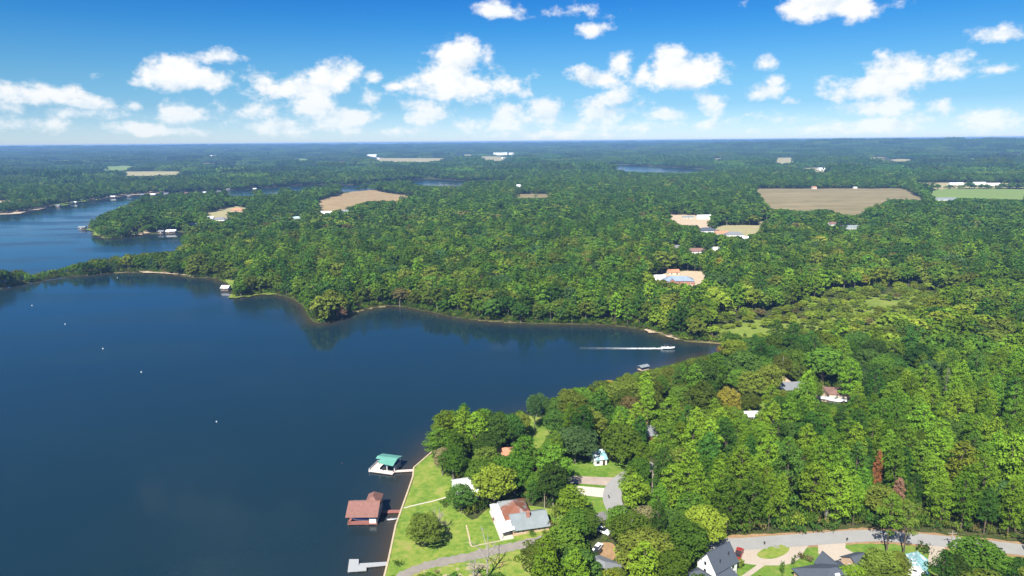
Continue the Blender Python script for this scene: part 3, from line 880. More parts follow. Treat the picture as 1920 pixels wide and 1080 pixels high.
def house(px, py, w, d, hw, hr, rz, roof, wall, roofm, label, wing=None, chimney=False, name='house', cat='house', group=None, vis=0.8, lm=None, sink=0.0):
    p = at(px, py)
    r = root(name, (p.x, p.y, p.z - 0.15 - sink), math.radians(rz), label, cat, group)
    wm, rm = MB(), MB()
    x0, x1, y0, y1 = -w / 2, w / 2, -d / 2, d / 2
    if roof == 'gable':
        gwall(wm, x0, x1, y0, y1, 0, hw, hw + hr - 0.2); gable(rm, x0, x1, y0, y1, hw + 0.02, hw + hr)
    else:
        wm.box(x0, x1, y0, y1, 0, hw); hip(rm, x0, x1, y0, y1, hw + 0.2, hw + hr)
    wm.build('wall', MATS[wall], r)
    ro = rm.build('roof', MATS[roofm], r)
    if chimney:
        MB().box(-w * 0.3, -w * 0.3 + 1.0, 0.3, 1.2, hw, hw + hr + 1.0).box(-w * 0.3 - 0.08, -w * 0.3 + 1.08, 0.22, 1.28, hw + hr + 1.0, hw + hr + 1.15).build('chimney', MATS['brick_wall'], ro)
    if wing:
        a0, a1, b0, b1, whr, ax, wmat = wing
        w2, r2 = MB(), MB()
        gwall(w2, a0, a1, b0, b1, 0, hw - 0.25, hw + whr - 0.45, ax); gable(r2, a0, a1, b0, b1, hw - 0.22, hw + whr - 0.22, axis=ax)
        w2.build('wing_wall', MATS[wall], r)
        r2.build('wing_roof', MATS[wmat], r)
    nw = max(2, int(w / 4.5))
    for k in range(nw):
        xx = x0 + w * (k + 0.5) / nw
        if k == nw // 2:
            opening(r, 'door', xx, y0, 0.1, 1.0, 2.1, '-y', 'dark_door')
        else:
            opening(r, 'window', xx, y0, 0.9, 1.4, 1.2, '-y')
    opening(r, 'window', x0, 0, 0.9, 1.3, 1.2, '-x')
    opening(r, 'window', x1, 0, 0.9, 1.3, 1.2, '+x')
    SOLID.append((p.x, p.y, 0.5 * max(w, d) + 1.5))
    if vis:
        c = Matrix.Rotation(math.radians(rz), 3, 'Z')
        q = [Vector((p.x, p.y, p.z)) + c @ Vector((sx * w / 2 * vis, sy * d / 2 * vis, hw * 0.6 + (hr * 0.8 if sy > 0 else 0))) for sx, sy in ((-1, -1), (1, -1), (1, 1), (-1, 1))]
        X, Y, _ = project([tuple(v) for v in q])
        see(list(zip(X, Y)))
    LANDMARK.append((lm or ('the ' + label.split(' with ')[0].split(' among ')[0].split(' behind ')[0]), p.x, p.y))
    return r

# --- the near lakeside house: grey metal main roof, white metal porch wing, rust-stained rear hip
g = at(985, 1000)
hx = root('lakeside_house', (-0.55, 187.0, H(2, 190) - 0.1), math.atan2(2.7, 11.4), 'lakeside house with grey metal roof, white porch roof and rust-stained rear wing', 'house')
wm = MB(); gwall(wm, 0.3, 11.6, 0, 8.6, 0, 2.6, 4.5); wm.build('wall', MATS['tan_brick'], hx)
rm = MB(); gable(rm, 0.3, 11.6, 0, 8.6, 2.65, 4.8, ov=0.9); main_roof = rm.build('roof', MATS['grey_metal'], hx)
MB().box(5.2, 6.2, 2.6, 3.5, 3.4, 5.6).box(5.1, 6.3, 2.5, 3.6, 5.6, 5.75).build('chimney', MATS['brick_wall'], main_roof)
wm = MB(); wm.box(-0.6, 7.0, 8.4, 15.6, 0, 2.7); wm.build('rear_wall', MATS['tan_brick'], hx)
rm = MB(); hip(rm, -0.6, 7.0, 5.0, 15.6, 2.95, 5.2, ov=0.6); tag(rm.build('rear_roof', MATS['rusty_metal'], hx), 'rust-stained hipped roof of the rear wing')
rm = MB(); rm.slab([(-3.8, -1.1, 2.35), (0.6, -1.1, 3.02), (0.6, 15.9, 3.02), (-3.8, 15.9, 2.35)], 0.14); tag(rm.build('porch_roof', MATS['white_metal'], hx), 'bright white sheet metal porch roof')
wm = MB(); wm.box(-1.4, 0.1, 2.4, 15.0, 0, 2.52); wm.build('porch_wall', MATS['white_siding'], hx)
for k in range(6):
    yy = -0.8 + k * 3.2
    MB().box(-3.6, -3.44, yy, yy + 0.16, 0, 2.30).build('porch_post', MATS['white_paint'], hx)
MB().box(-3.9, 0.2, -1.2, 16.0, -0.3, 0.08).build('porch_floor', MATS['pale_concrete'], hx)
for xx in (1.8, 3.4, 8.4, 10.2):
    opening(hx, 'window', xx, 0, 0.9, 1.1, 1.1, '-y')
opening(hx, 'door', 6.2, 0, 0.05, 1.0, 2.05, '-y', 'dark_door')
opening(hx, 'window', 11.6, 4.0, 0.9, 1.3, 1.1, '+x')
SOLID += [(3, 193, 8.5), (9, 192, 6), (0, 199, 6)]
LANDMARK.append(('the grey-roofed lakeside house', 4.0, 192.0))
see([(921, 950), (947, 944), (970, 938), (988, 940), (1000, 962), (1026, 966), (1032, 992), (960, 1008), (938, 1008)])

# --- two-storey white house with dark roof (bottom right)
A = at(1350, 1085)
za = H(56, 166)
ha = root('white_house', (55.3, 166.0, za - 0.1), math.radians(34.5), 'two-storey white house with steep slate-grey gable roof beside the red pickup', 'house')
zr, ze = 12.1 - za, 8.1 - za
wm = MB(); gwall(wm, -4.4, 4.4, -3.1, 3.1, 0, ze, zr - 0.25); wm.build('wall', MATS['white_siding'], ha)
rm = MB(); gable(rm, -4.4, 4.4, -3.1, 3.1, ze + 0.02, zr, ov=0.35, ohe=0.35); ra = rm.build('roof', MATS['dark_shingle'], ha)
MB().tube([(2.2, -1.8, zr - 2.2), (2.2, -1.8, zr - 1.2)], 0.14, 8).build('vent_pipe', MATS['dark_paint'], ra)
MB().tube([(-1.8, -2.2, zr - 2.7), (-1.8, -2.2, zr - 1.8)], 0.14, 8).build('vent_pipe', MATS['dark_paint'], ra)
wm = MB(); wm.box(-7.2, -4.35, -6.5, 2.6, 0, 2.9); wm.build('wing_wall', MATS['white_siding'], ha)
rm = MB(); hip(rm, -9.4, -4.42, -6.8, 2.8, 3.0, 4.7, ov=0.3); rm.build('wing_roof', MATS['dark_shingle'], ha)
wm = MB(); wm.box(-4.3, 1.2, -6.4, -3.05, 0, 2.8); wm.build('porch_wall', MATS['white_siding'], ha)
rm = MB(); rm.slab([(-4.4, -6.9, 2.75), (1.5, -6.9, 2.75), (1.5, -3.12, 4.1), (-4.4, -3.12, 4.1)], 0.16); rm.build('porch_roof', MATS['dark_shingle'], ha)
opening(ha, 'window', -4.4, 0.5, zr - 4.0, 0.9, 1.2, '-x')
opening(ha, 'window', -4.4, 0.5, zr - 6.3, 1.0, 1.3, '-x')
opening(ha, 'window', 2.6, -3.1, 3.2, 1.1, 1.3, '-y')
opening(ha, 'door', 3.3, -3.1, 0.05, 1.0, 2.1, '-y', 'dark_door')
SOLID += [(55.3, 166, 7.5), (50, 161, 6)]
LANDMARK.append(('the two-storey white house', 55.3, 166.0))
see([(1309, 1060), (1326, 1036), (1367, 1016), (1384, 1050), (1372, 1066), (1366, 1080), (1290, 1080), (1296, 1068)])

# --- dark-roofed house at the bottom edge, its garage, the small white outbuilding, the house under the oaks
def low_house(name, x, y, rz, w, d, hw, hr, wall, roofm, label, lm, front_gable=True, skylight=False):
    r = root(name, (x, y, H(x, y) - 0.1), math.radians(rz), label, 'house')
    wm = MB(); wm.box(-w / 2, w / 2, -d / 2, d / 2, 0, hw); wm.build('wall', MATS[wall], r)
    rm = MB(); hip(rm, -w / 2, w / 2, -d / 2, d / 2, hw + 0.2, hw + hr); rr = rm.build('roof', MATS[roofm], r)
    if front_gable:
        w2 = MB(); gwall(w2, w * 0.10, w * 0.38, d / 2 - 3, d / 2 + 2.0, 0, hw - 0.1, hw + hr * 0.62, 'y'); w2.build('gable_wall', MATS[wall], r)
        r2 = MB(); gable(r2, w * 0.10, w * 0.38, d / 2 - 4, d / 2 + 2.0, hw, hw + hr * 0.75, axis='y'); r2.build('gable_roof', MATS[roofm], r)
    if skylight:
        k = hr / (d / 2 + 0.5)
        MB().slab([(-0.6, -d / 4 - 1.2, hw + 0.28 + k * (d / 4 - 0.7)), (0.7, -d / 4 - 1.2, hw + 0.28 + k * (d / 4 - 0.7)), (0.7, -d / 4 + 1.4, hw + 0.28 + k * (d / 4 + 1.9)), (-0.6, -d / 4 + 1.4, hw + 0.28 + k * (d / 4 + 1.9))], 0.2).build('skylight', MATS['white_paint'], rr)
    for xx in (-0.32, -0.05, 0.28):
        opening(r, 'window', w * xx, -d / 2, 0.9, 1.2, 1.2, '-y')
    opening(r, 'door', w * 0.12, -d / 2, 0.05, 1.0, 2.05, '-y', 'dark_door')
    SOLID.append((x, y, max(w, d) * 0.55))
    LANDMARK.append((lm, x, y))
    return r
low_house('slate_roof_house', 84.0, 160.5, 14, 14.0, 12.0, 2.9, 3.4, 'tan_brick', 'dark_shingle', 'single-storey house with dark slate roof and pale skylight at the bottom edge', 'the dark-roofed house with the skylight', skylight=True)
see([(1502, 1080), (1515, 1060), (1544, 1044), (1560, 1055), (1574, 1068), (1570, 1080)])
gx = at(1606, 1062)
house(1608, 1066, 5.6, 6.4, 2.6, 1.9, 20, 'gable', 'tan_brick', 'dark_shingle', 'small dark-roofed garage at the end of the concrete drive', name='garage', cat='garage', vis=0, lm='the dark-roofed garage')
see([(1586, 1058), (1593, 1046), (1606, 1050), (1604, 1060)])
sp = at(1721, 1075)
sh = root('outbuilding', (sp.x, sp.y + 1.2, sp.z - 0.1), math.radians(-32), 'small white outbuilding with pale teal metal roof', 'shed')
wm = MB(); gwall(wm, -2.3, 2.3, -3.2, 3.2, 0, 2.7, 3.9, 'y'); wm.build('wall', MATS['white_siding'], sh)
rm = MB(); gable(rm, -2.3, 2.3, -3.2, 3.2, 2.72, 4.1, axis='y', ov=0.5); rm.build('roof', MATS['teal_metal'], sh)
opening(sh, 'window', -0.2, -3.2, 1.6, 1.2, 0.7, '-y')
opening(sh, 'door', 1.2, -3.2, 0.05, 0.9, 2.0, '-y', 'white_paint')
SOLID.append((sp.x, sp.y + 1.2, 4.5)); LANDMARK.append(('the white outbuilding', sp.x, sp.y))
see([(1704, 1060), (1712, 1048), (1730, 1048), (1740, 1060), (1735, 1078), (1706, 1078)])
ub = at(1128, 1078)
low_house('cottage', ub.x, ub.y, -38, 9.0, 7.5, 2.6, 2.0, 'cream_wall', 'grey_shingle', 'low cottage with weathered grey roof under the oaks beside bare earth', 'the grey-roofed cottage', front_gable=False)
see([(1108, 1066), (1126, 1048), (1148, 1064), (1130, 1078)])
see([(1131, 1050), (1136, 1032), (1148, 1028), (1150, 1050), (1145, 1058)])
see([(1116, 1040), (1116, 1022), (1127, 1018), (1130, 1034)])
see([(1122, 992), (1130, 991), (1136, 1000), (1128, 1003)])

# --- houses half hidden between the trees of the near wood
house(872, 925, 7, 11, 3.0, 2.2, 16, 'gable', 'white_siding', 'white_metal', 'white-roofed cottage showing through a gap in the lakeside trees', vis=0, lm='the white-roofed cottage', name='cottage')
see([(868, 895), (876, 893), (886, 922), (879, 926)])
house(1002, 890, 9, 8, 3.2, 2.4, -20, 'hip', 'white_siding', 'terracotta_roof', 'house with terracotta roof between the tall lakeside trees', vis=0, lm='the terracotta-roofed house')
see([(992, 883), (1000, 864), (1009, 868), (1008, 882)])
house(948, 862, 8, 7, 3.0, 2.2, 10, 'hip', 'cream_wall', 'terracotta_roof', 'small house with terracotta roof nearly lost in lakeside trees', vis=0, lm='the small terracotta-roofed house', name='cottage')
see([(940, 845), (958, 845), (957, 852), (941, 851)])
house(1120, 864, 4.6, 8, 2.8, 1.8, 12, 'gable', 'white_siding', 'teal_metal', 'house with pale teal metal roof behind the round dark oak', vis=0, lm='the teal-roofed house')
see([(1117, 818), (1126, 820), (1129, 850), (1122, 852)])
house(1219, 826, 7, 8, 4.2, 2.4, 8, 'gable', 'brick_wall', 'grey_shingle', 'brick house with grey roof and chimney showing above the pines', chimney=True, vis=0, lm='the brick house with the grey roof')
see([(1211, 822), (1213, 798), (1226, 802), (1226, 822)])

# --- houses in the middle distance
house(1480, 735, 16, 9, 3.0, 2.2, 4, 'gable', 'cream_wall', 'grey_shingle', 'long house with grey roof and tan rear wing behind the cove woods', wing=(-2, 4, 2, 9, 2.0, 'y', 'tan_brick'), vis=0.45, lm='the long grey-roofed house by the mast')
house(1572, 746, 11, 9, 3.4, 1.8, -8, 'hip', 'cream_wall', 'brown_shingle', 'boat barn with reddish brown roof in the cove woods', name='boat_barn', cat='barn', vis=0.5, lm='the brown-roofed boat barn')
house(1408, 786, 7, 5, 2.6, 1.2, 2, 'gable', 'white_siding', 'white_metal', 'small white flat-looking shed in the cove woods', name='shed', cat='shed', vis=0.5, lm='the small white shed')
house(1272, 531, 24, 12, 3.2, 3.2, -6, 'hip', 'brick_wall', 'blue_grey_metal', 'large house with blue-grey metal roof on bare red earth', wing=(-9, -3, -9, 0, 2.6, 'y', 'blue_grey_metal'), vis=0.85, lm='the large blue-grey roofed house')
house(1236, 526, 9, 8, 3.0, 2.0, 0, 'gable', 'white_siding', 'white_metal', 'white outbuilding left of the large blue-grey roofed house', name='outbuilding', cat='shed', vis=0.8)
house(1262, 515, 10, 6, 3.0, 2.0, 8, 'gable', 'cream_wall', 'terracotta_roof', 'small red-roofed building behind the large blue-grey roofed house', name='outbuilding', cat='shed', vis=0.6)
house(1325, 436, 24, 14, 3.2, 3.6, 4, 'hip', 'white_siding', 'dark_shingle', 'house with dark hipped roof at the edge of the yellow clearing', vis=0.85)
house(1352, 441, 16, 10, 3.0, 2.6, 0, 'gable', 'white_siding', 'terracotta_roof', 'white house with red roof between two dark-roofed houses', vis=0.8)
house(1376, 444, 22, 12, 3.2, 3.4, -4, 'hip', 'white_siding', 'grey_shingle', 'house with grey hipped roof at the right of the red-roofed one', vis=0.85)
house(1397, 450, 7, 6, 3.0, 1.6, 0, 'gable', 'white_siding', 'white_metal', 'tiny white shed right of the grey hipped house', name='shed', cat='shed', vis=0.8)
house(1306, 475, 16, 10, 3.2, 2.6, 6, 'gable', 'white_siding', 'brown_shingle', 'white-walled house with brownish red roof in the mid wood', vis=0.85)
house(1341, 472, 9, 7, 3.4, 1.8, 0, 'gable', 'white_siding', 'white_metal', 'small white building right of the brownish red roof', name='shed', cat='shed', vis=0.85)
house(1268, 466, 10, 6, 2.6, 1.4, 0, 'gable', 'cream_wall', 'grey_shingle', 'small pale shed left of the brownish red roofed house', name='shed', cat='shed', vis=0.8)
house(1320, 411, 22, 10, 4.5, 2.2, 4, 'gable', 'white_siding', 'white_metal', 'long white barn at the back of the sandy clearing', name='barn', cat='barn', vis=0.85)
house(1290, 410, 16, 7, 3.0, 1.4, 0, 'gable', 'cream_wall', 'grey_metal', 'low grey shed left of the long white barn', name='shed', cat='shed', vis=0.8)
house(1595, 432, 22, 12, 4.0, 3.0, -6, 'gable', 'white_siding', 'grey_metal', 'pale grey-roofed house below the hay field', vis=0.85)
house(1559, 428, 8, 14, 6.5, 2.2, 0, 'gable', 'white_siding', 'brown_shingle', 'tall narrow white house beside the hay field', vis=0.85)
house(1770, 378, 44, 12, 5.0, 2.5, 4, 'gable', 'white_siding', 'grey_metal', 'long low barn with shiny grey roof by the green pasture', name='barn', cat='barn', vis=0.85)
house(1526, 355, 10, 9, 5.0, 2.0, 0, 'gable', 'cream_wall', 'terracotta_roof', 'tiny pinkish shed at the back edge of the hay field', name='shed', cat='shed', vis=0.8)
house(1603, 354, 8, 6, 3.2, 1.4, 0, 'gable', 'white_siding', 'white_metal', 'tiny white shed at the far side of the hay field', name='shed', cat='shed', vis=0.8)
for k, (x, y, w, lab) in enumerate([(1792, 348, 34, 'leftmost long white building beyond the green pasture'), (1835, 347, 30, 'middle long white building beyond the green pasture'), (1862, 349, 32, 'rightmost long white building beyond the green pasture')]):
    house(x, y, w, 12, 5, 2.4, 0, 'gable', 'white_siding', 'white_metal', lab, name='farm_building', cat='barn', vis=0.85, group='white farm buildings')
house(414, 416, 22, 13, 4.0, 3.6, -10, 'hip', 'white_siding', 'grey_shingle', 'large grey-roofed house on the left peninsula', vis=0.85)
house(395, 412, 10, 8, 3.4, 2.0, 5, 'gable', 'white_siding', 'white_metal', 'small white house left of the large grey-roofed one', name='cottage', vis=0.85)
house(364, 424, 12, 8, 3.0, 1.6, 0, 'gable', 'white_siding', 'white_metal', 'white cabin on the inlet shore of the left peninsula', name='cabin', vis=0.85)
house(446, 397, 20, 12, 3.2, 3.4, 0, 'hip', 'tan_brick', 'terracotta_roof', 'house with orange-brown roof beside bare earth on the left peninsula', vis=0.85)
house(610, 401, 22, 8, 3.0, 1.6, 0, 'gable', 'white_siding', 'white_metal', 'long white building below the tan field', name='farm_building', cat='barn', vis=0.85)
house(648, 399, 12, 8, 3.0, 1.8, 0, 'gable', 'white_siding', 'grey_metal', 'pale grey-roofed shed at the corner of the tan field', name='shed', cat='shed', vis=0.8)
house(556, 412, 14, 9, 3.2, 2.0, 8, 'gable', 'white_siding', 'teal_metal', 'house with pale teal roof among trees left of the tan field', vis=0.8)
house(972, 352, 20, 12, 5.0, 3.0, 0, 'gable', 'white_siding', 'white_metal', 'white house alone above the far end of the lake arm', vis=0.8)
house(399, 295, 60, 30, 14, 5.0, 0, 'gable', 'white_siding', 'white_metal', 'distant pale roof on the wooded ridge at left', name='distant_building', cat='building', vis=0.7)
house(590, 312, 36, 18, 8, 3.0, 0, 'gable', 'white_siding', 'white_metal', 'distant white building in the woods left of the far meadow', name='distant_building', cat='building', vis=0.7)
house(697, 281, 70, 30, 15, 5.0, 0, 'gable', 'white_siding', 'white_metal', 'tiny far white building just below the horizon', name='distant_building', cat='building', vis=0.7)
house(938, 284, 110, 40, 15, 5.0, 0, 'gable', 'white_siding', 'white_metal', 'far pair-wide white building below the central horizon', name='distant_building', cat='building', vis=0.7)
house(962, 284, 70, 40, 12, 5.0, 0, 'gable', 'white_siding', 'white_metal', 'far white building right of the wider one below the horizon', name='distant_building', cat='building', vis=0.7)
house(1543, 320, 36, 20, 8, 3.0, 0, 'gable', 'white_siding', 'white_metal', 'distant white building on the small pale meadow at right', name='distant_building', cat='building', vis=0.7)
house(706, 299, 46, 20, 8, 3.0, 0, 'gable', 'white_siding', 'white_metal', 'distant white building at the left end of the far meadow', name='distant_building', cat='building', vis=0.7)
house(945, 298, 30, 18, 8, 3.0, 0, 'gable', 'white_siding', 'white_metal', 'distant white building on the small far meadow', name='distant_building', cat='building', vis=0.7)

# --- boathouses of the far bank
far_bh = [(110, 388), (139, 382), (151, 378), (174, 376), (212, 371), (243, 369), (267, 367), (287, 367), (312, 365), (349, 364), (384, 363), (410, 361), (428, 357), (478, 356)]
ordn = ['first', 'second', 'third', 'fourth', 'fifth', 'sixth', 'seventh', 'eighth', 'ninth', 'tenth', 'eleventh', 'twelfth', 'thirteenth', 'fourteenth', 'fifteenth', 'sixteenth', 'seventeenth', 'eighteenth', 'nineteenth', 'twentieth']
def small_boathouse(px, py, w, d, label, roofm='white_metal', group=None, rz=0.0, up=3.2, vis=0.8):
    p = ray_ground(px, py, 0.0)
    r = root('boathouse', (p[0], p[1], 0), math.radians(rz), label, 'boathouse', group)
    MB().box(-w / 2, w / 2, -d / 2, d / 2, 0.45, 0.7).build('deck', MATS['dock_wood'], r)
    rm = MB(); gable(rm, -w / 2, w / 2, -d / 2, d / 2, up, up + 1.5, ov=0.5); rm.build('roof', MATS[roofm], r)
    for sx in (-1, 1):
        for sy in (-1, 0, 1):
            x, y = sx * (w / 2 - 0.3), sy * (d / 2 - 0.3)
            MB().box(x - 0.12, x + 0.12, y - 0.12, y + 0.12, -2.5, up + 0.2).build('post', MATS['piling'], r)
    MB().box(-w / 2 + 0.3, w / 2 - 0.3, d / 2 - 0.5, d / 2 - 0.35, 0.7, up - 0.1).build('rear_wall', MATS['white_siding'], r)
    X, Y, _ = project([(p[0] - w / 2 * vis, p[1], 0.6), (p[0] + w / 2 * vis, p[1], 0.6), (p[0] + w / 2 * vis, p[1], up + 1.4), (p[0] - w / 2 * vis, p[1], up + 1.4)])
    see(list(zip(X, Y)))
    SOLID.append((p[0], p[1], max(w, d) * 0.6))
    return r
for k, (x, y) in enumerate(far_bh):
    w = 8 + 4.5 * ((k * 37) % 10) / 10
    small_boathouse(x, y, w, 8, ordn[k] + ' boathouse from the left along the far bank', ['grey_metal', 'white_metal', 'grey_metal', 'brown_shingle', 'white_metal', 'grey_shingle'][k % 6], 'boathouses of the far bank', rz=8)
small_boathouse(155, 430, 9, 8, 'boathouse with grey roof standing off the tip of the left peninsula', 'grey_metal', rz=10)
small_boathouse(322, 437, 13, 9, 'white-roofed boathouse on the inlet of the left peninsula', 'white_metal', rz=4)
small_boathouse(303, 438, 7, 7, 'small dark boathouse left of the white-roofed one on the inlet', 'grey_shingle', rz=4)
small_boathouse(424, 544, 6.5, 6, 'small flat pale boat shelter at the wooded middle shore', 'white_metal', rz=-4, up=2.6)
house(257, 436, 9, 8, 3.0, 2.0, 0, 'gable', 'tan_brick', 'brown_shingle', 'small brown cabin on the sandy bank of the left peninsula', name='cabin', cat='cabin', vis=0.7)
house(200, 430, 8, 6, 2.6, 1.6, 0, 'gable', 'cream_wall', 'grey_shingle', 'small grey cabin hidden near the left peninsula tip', name='cabin', cat='cabin', vis=0)

# --- red-roofed boathouse
rb = root('red_boathouse', (-53.4, 198.0, 0), 0.0, 'red-roofed boathouse with red deck at the end of a red jetty', 'boathouse')
MB().box(0, 9.6, 0, 1.5, 0.35, 0.65).box(0, 1.2, 1.5, 9.0, 0.35, 0.65).box(8.4, 9.6, 1.5, 9.0, 0.35, 0.65).build('deck', MATS['red_deck'], rb)
MB().box(9.42, 9.55, 0.35, 9.4, 0.65, 3.62).box(0.2, 9.55, 9.4, 9.53, 0.65, 3.62).build('wall', MATS['blue_grey_metal'], rb)
MB().box(7.0, 9.40, 0.30, 0.44, 0.65, 3.56).build('storage_panel', MATS['white_siding'], rb)
MB().box(7.0, 7.12, 0.44, 3.0, 0.65, 3.56).build('storage_side', MATS['white_siding'], rb)
rm = MB(); gable(rm, 0, 9.6, 0, 9.2, 3.75, 6.1, ov=0.8, ohe=0.35); rr = rm.build('roof', MATS['red_shingle'], rb)
rm = MB(); hip(rm, 4.8, 9.2, 5.0, 12.2, 4.3, 6.5, ov=0.3); rm.build('rear_roof', MATS['red_shingle'], rb)
MB().box(4.8, 9.0, 4.8, 11.6, 3.5, 4.12).build('rear_wall', MATS['blue_grey_metal'], rb)
for x in (0.3, 3.2, 6.2, 9.3):
    for y in (0.2, 4.5, 9.0):
        MB().tube([(x, y, -2.6), (x, y, 0.36 if 0.3 < x < 9.3 else 3.62)], 0.14, 8).build('piling', MATS['piling'], rb)
for k, (x0, x1) in enumerate([(0.05, 6.9)]):
    MB().box(x0, x1, 0.05, 0.12, 1.05, 1.13).box(x0, x1, 0.05, 0.12, 1.45, 1.53).build('railing', MATS['red_deck'], rb)
jt = root('red_jetty', (-43.8, 204.6, 0), 0.02, 'short red jetty from the bank to the red boathouse', 'jetty')
MB().box(0.1, 6.9, 0, 1.6, 0.42, 0.68).build('deck', MATS['red_deck'], jt)
for k in range(4):
    for y in (0.15, 1.45):
        MB().tube([(0.6 + k * 1.9, y, -2.4), (0.6 + k * 1.9, y, 0.42)], 0.13, 8).build('piling', MATS['piling'], jt)

def boat_mesh(L, Wd, Hh):
    """Hull lofted along its length, bow towards +x."""
    st = [(-0.5, 0.86, 0.10, 0.92), (-0.25, 0.98, 0.03, 0.95), (0.05, 1.0, 0.0, 1.0), (0.28, 0.80, 0.05, 1.05), (0.42, 0.42, 0.25, 1.10), (0.5, 0.05, 0.62, 1.15)]
    vs, fs = [], []
    for t, w, keel, top in st:
        for y, z in ((-0.5 * w, top), (-0.46 * w, 0.45 + keel * 0.5), (0, keel), (0.46 * w, 0.45 + keel * 0.5), (0.5 * w, top)):
            vs.append((t * L, y * Wd, z * Hh))
    for i in range(len(st) - 1):
        for k in range(4):
            fs.append((i * 5 + k, (i + 1) * 5 + k, (i + 1) * 5 + k + 1, i * 5 + k + 1))
    fs.append((0, 1, 2, 3, 4))
    for i in range(len(st) - 1):
        fs.append((i * 5, i * 5 + 4, (i + 1) * 5 + 4, (i + 1) * 5))
    return MB().add(vs, fs)

bt = root('covered_boat', (-49.7, 200.4, 0.35), math.radians(176), 'boat under a blue and white cover inside the red boathouse', 'boat')
boat_mesh(6.0, 2.3, 1.1).build('hull', MATS['white_paint'], bt, smooth=True)
cv = MB()
for i, (t, w, h) in enumerate([(-2.8, 0.95, 1.25), (-1.5, 1.1, 1.6), (0.0, 1.1, 1.95), (1.3, 0.95, 1.55), (2.4, 0.45, 1.3)]):
    cv.v += [(t, -w, 1.0), (t, -w * 0.6, h * 0.9), (t, 0, h), (t, w * 0.6, h * 0.9), (t, w, 1.0)]
cv.f += [(i * 5 + k, (i + 1) * 5 + k, (i + 1) * 5 + k + 1, i * 5 + k + 1) for i in range(4) for k in range(4)] + [(0, 1, 2, 3, 4), (24, 23, 22, 21, 20)]
cv.build('cover', MATS['blue_cover'], bt, smooth=True)

# --- green-roofed boathouse
gb = root('green_boathouse', (-54.0, 234.0, 0), math.atan2(-2.7, 9.4), 'green metal-roofed boat shelter with pale deck on the lake', 'boathouse')
MB().box(0, 9.8, 0, 2.2, 0.38, 0.66).box(0, 3.0, 2.2, 7.6, 0.38, 0.66).box(8.8, 9.8, 2.2, 7.6, 0.38, 0.66).build('deck', MATS['pale_deck'], gb)
rm = MB()
rm.slab([(3.4, 1.3, 3.75), (9.9, 0.3, 3.75), (9.9, 4.6, 4.75), (3.4, 4.6, 4.75)], 0.14)
rm.slab([(1.6, 4.66, 4.75), (9.9, 4.66, 4.75), (9.9, 8.7, 3.8), (1.6, 8.7, 3.8)], 0.14)
rm.slab([(1.6, 3.2, 4.38), (3.37, 3.2, 4.38), (3.37, 4.6, 4.75), (1.6, 4.6, 4.75)], 0.14)
rm.build('roof', MATS['green_metal'], gb)
for x in (0.2, 3.5, 6.6, 9.6):
    for y in (0.3, 2.1, 7.4):
        top = 3.7 if (x > 3 and y > 0.5) else (1.5 if x < 1 and y < 1 else 0.4)
        MB().tube([(x, y, -2.6), (x, y, top)], 0.13, 8).build('post', MATS['white_paint' if top > 1 else 'piling'], gb)
MB().box(9.66, 9.78, 2.4, 7.4, 0.66, 2.6).build('side_wall', MATS['blue_grey_metal'], gb)
MB().box(0.1, 0.18, 0.1, 7.4, 1.3, 1.38).box(0.1, 3.0, 7.45, 7.53, 1.3, 1.38).build('railing', MATS['white_paint'], gb)
b3 = root('moored_boat', (-47.8, 236.6, 0.0), math.radians(250), 'dark boat moored under the green boat shelter roof', 'boat')
boat_mesh(5.2, 2.0, 1.0).build('hull', MATS['dark_paint'], b3, smooth=True)
MB().box(-0.6, 0.1, -0.6, 0.6, 0.95, 1.5).build('console', MATS['white_paint'], b3)
jt = root('pale_jetty', (-44.9, 233.0, 0), 0.10, 'pale plank walkway from the bank to the green boat shelter', 'jetty')
MB().box(0.2, 8.0, 0, 1.3, 0.42, 0.66).build('deck', MATS['pale_deck'], jt)
for k in range(4):
    for y in (0.12, 1.18):
        MB().tube([(0.8 + k * 2.2, y, -2.4), (0.8 + k * 2.2, y, 0.42)], 0.12, 8).build('piling', MATS['piling'], jt)

# --- grey dock at the bottom edge
dk = root('grey_dock', (0, 0, 0), 0, 'grey dock with square platform at the bottom of the lawn', 'dock')
def plan(poly, z0, z1):
    n = len(poly)
    return MB().add([(x, y, z0) for x, y in poly] + [(x, y, z1) for x, y in poly], [tuple(range(n - 1, -1, -1)), tuple(range(n, 2 * n))] + [(i, (i + 1) % n, (i + 1) % n + n, i + n) for i in range(n)])
plan([(-47.5, 173.1), (-42.3, 173.6), (-42.6, 176.0), (-45.0, 176.0), (-45.6, 179.0), (-48.4, 179.0)], 0.45, 0.7).build('platform', MATS['grey_deck'], dk)
plan([(-42.58, 175.2), (-36.0, 176.2), (-36.2, 177.7), (-44.9, 176.95), (-44.9, 176.04), (-42.62, 176.04)], 0.46, 0.69).build('walkway', MATS['grey_deck'], dk)
for x, y in ((-47.3, 173.3), (-42.5, 173.8), (-45.0, 173.5), (-45.8, 178.8), (-48.2, 178.8), (-48.0, 176.0), (-40.4, 175.8), (-38.2, 176.2)):
    MB().tube([(x, y, -2.4), (x, y, 0.46)], 0.13, 8).build('piling', MATS['piling'], dk)
p = ray_ground(736, 975, 0)
kb = root('rowing_boat', (p[0], p[1], 0.0), math.radians(8), 'narrow pale rowing boat lying against the sea wall', 'boat')
boat_mesh(3.6, 1.0, 0.5).build('hull', MATS['steel'], kb, smooth=True)
MB().box(-0.6, -0.3, -0.42, 0.42, 0.48, 0.56).build('seat', MATS['dock_wood'], kb)

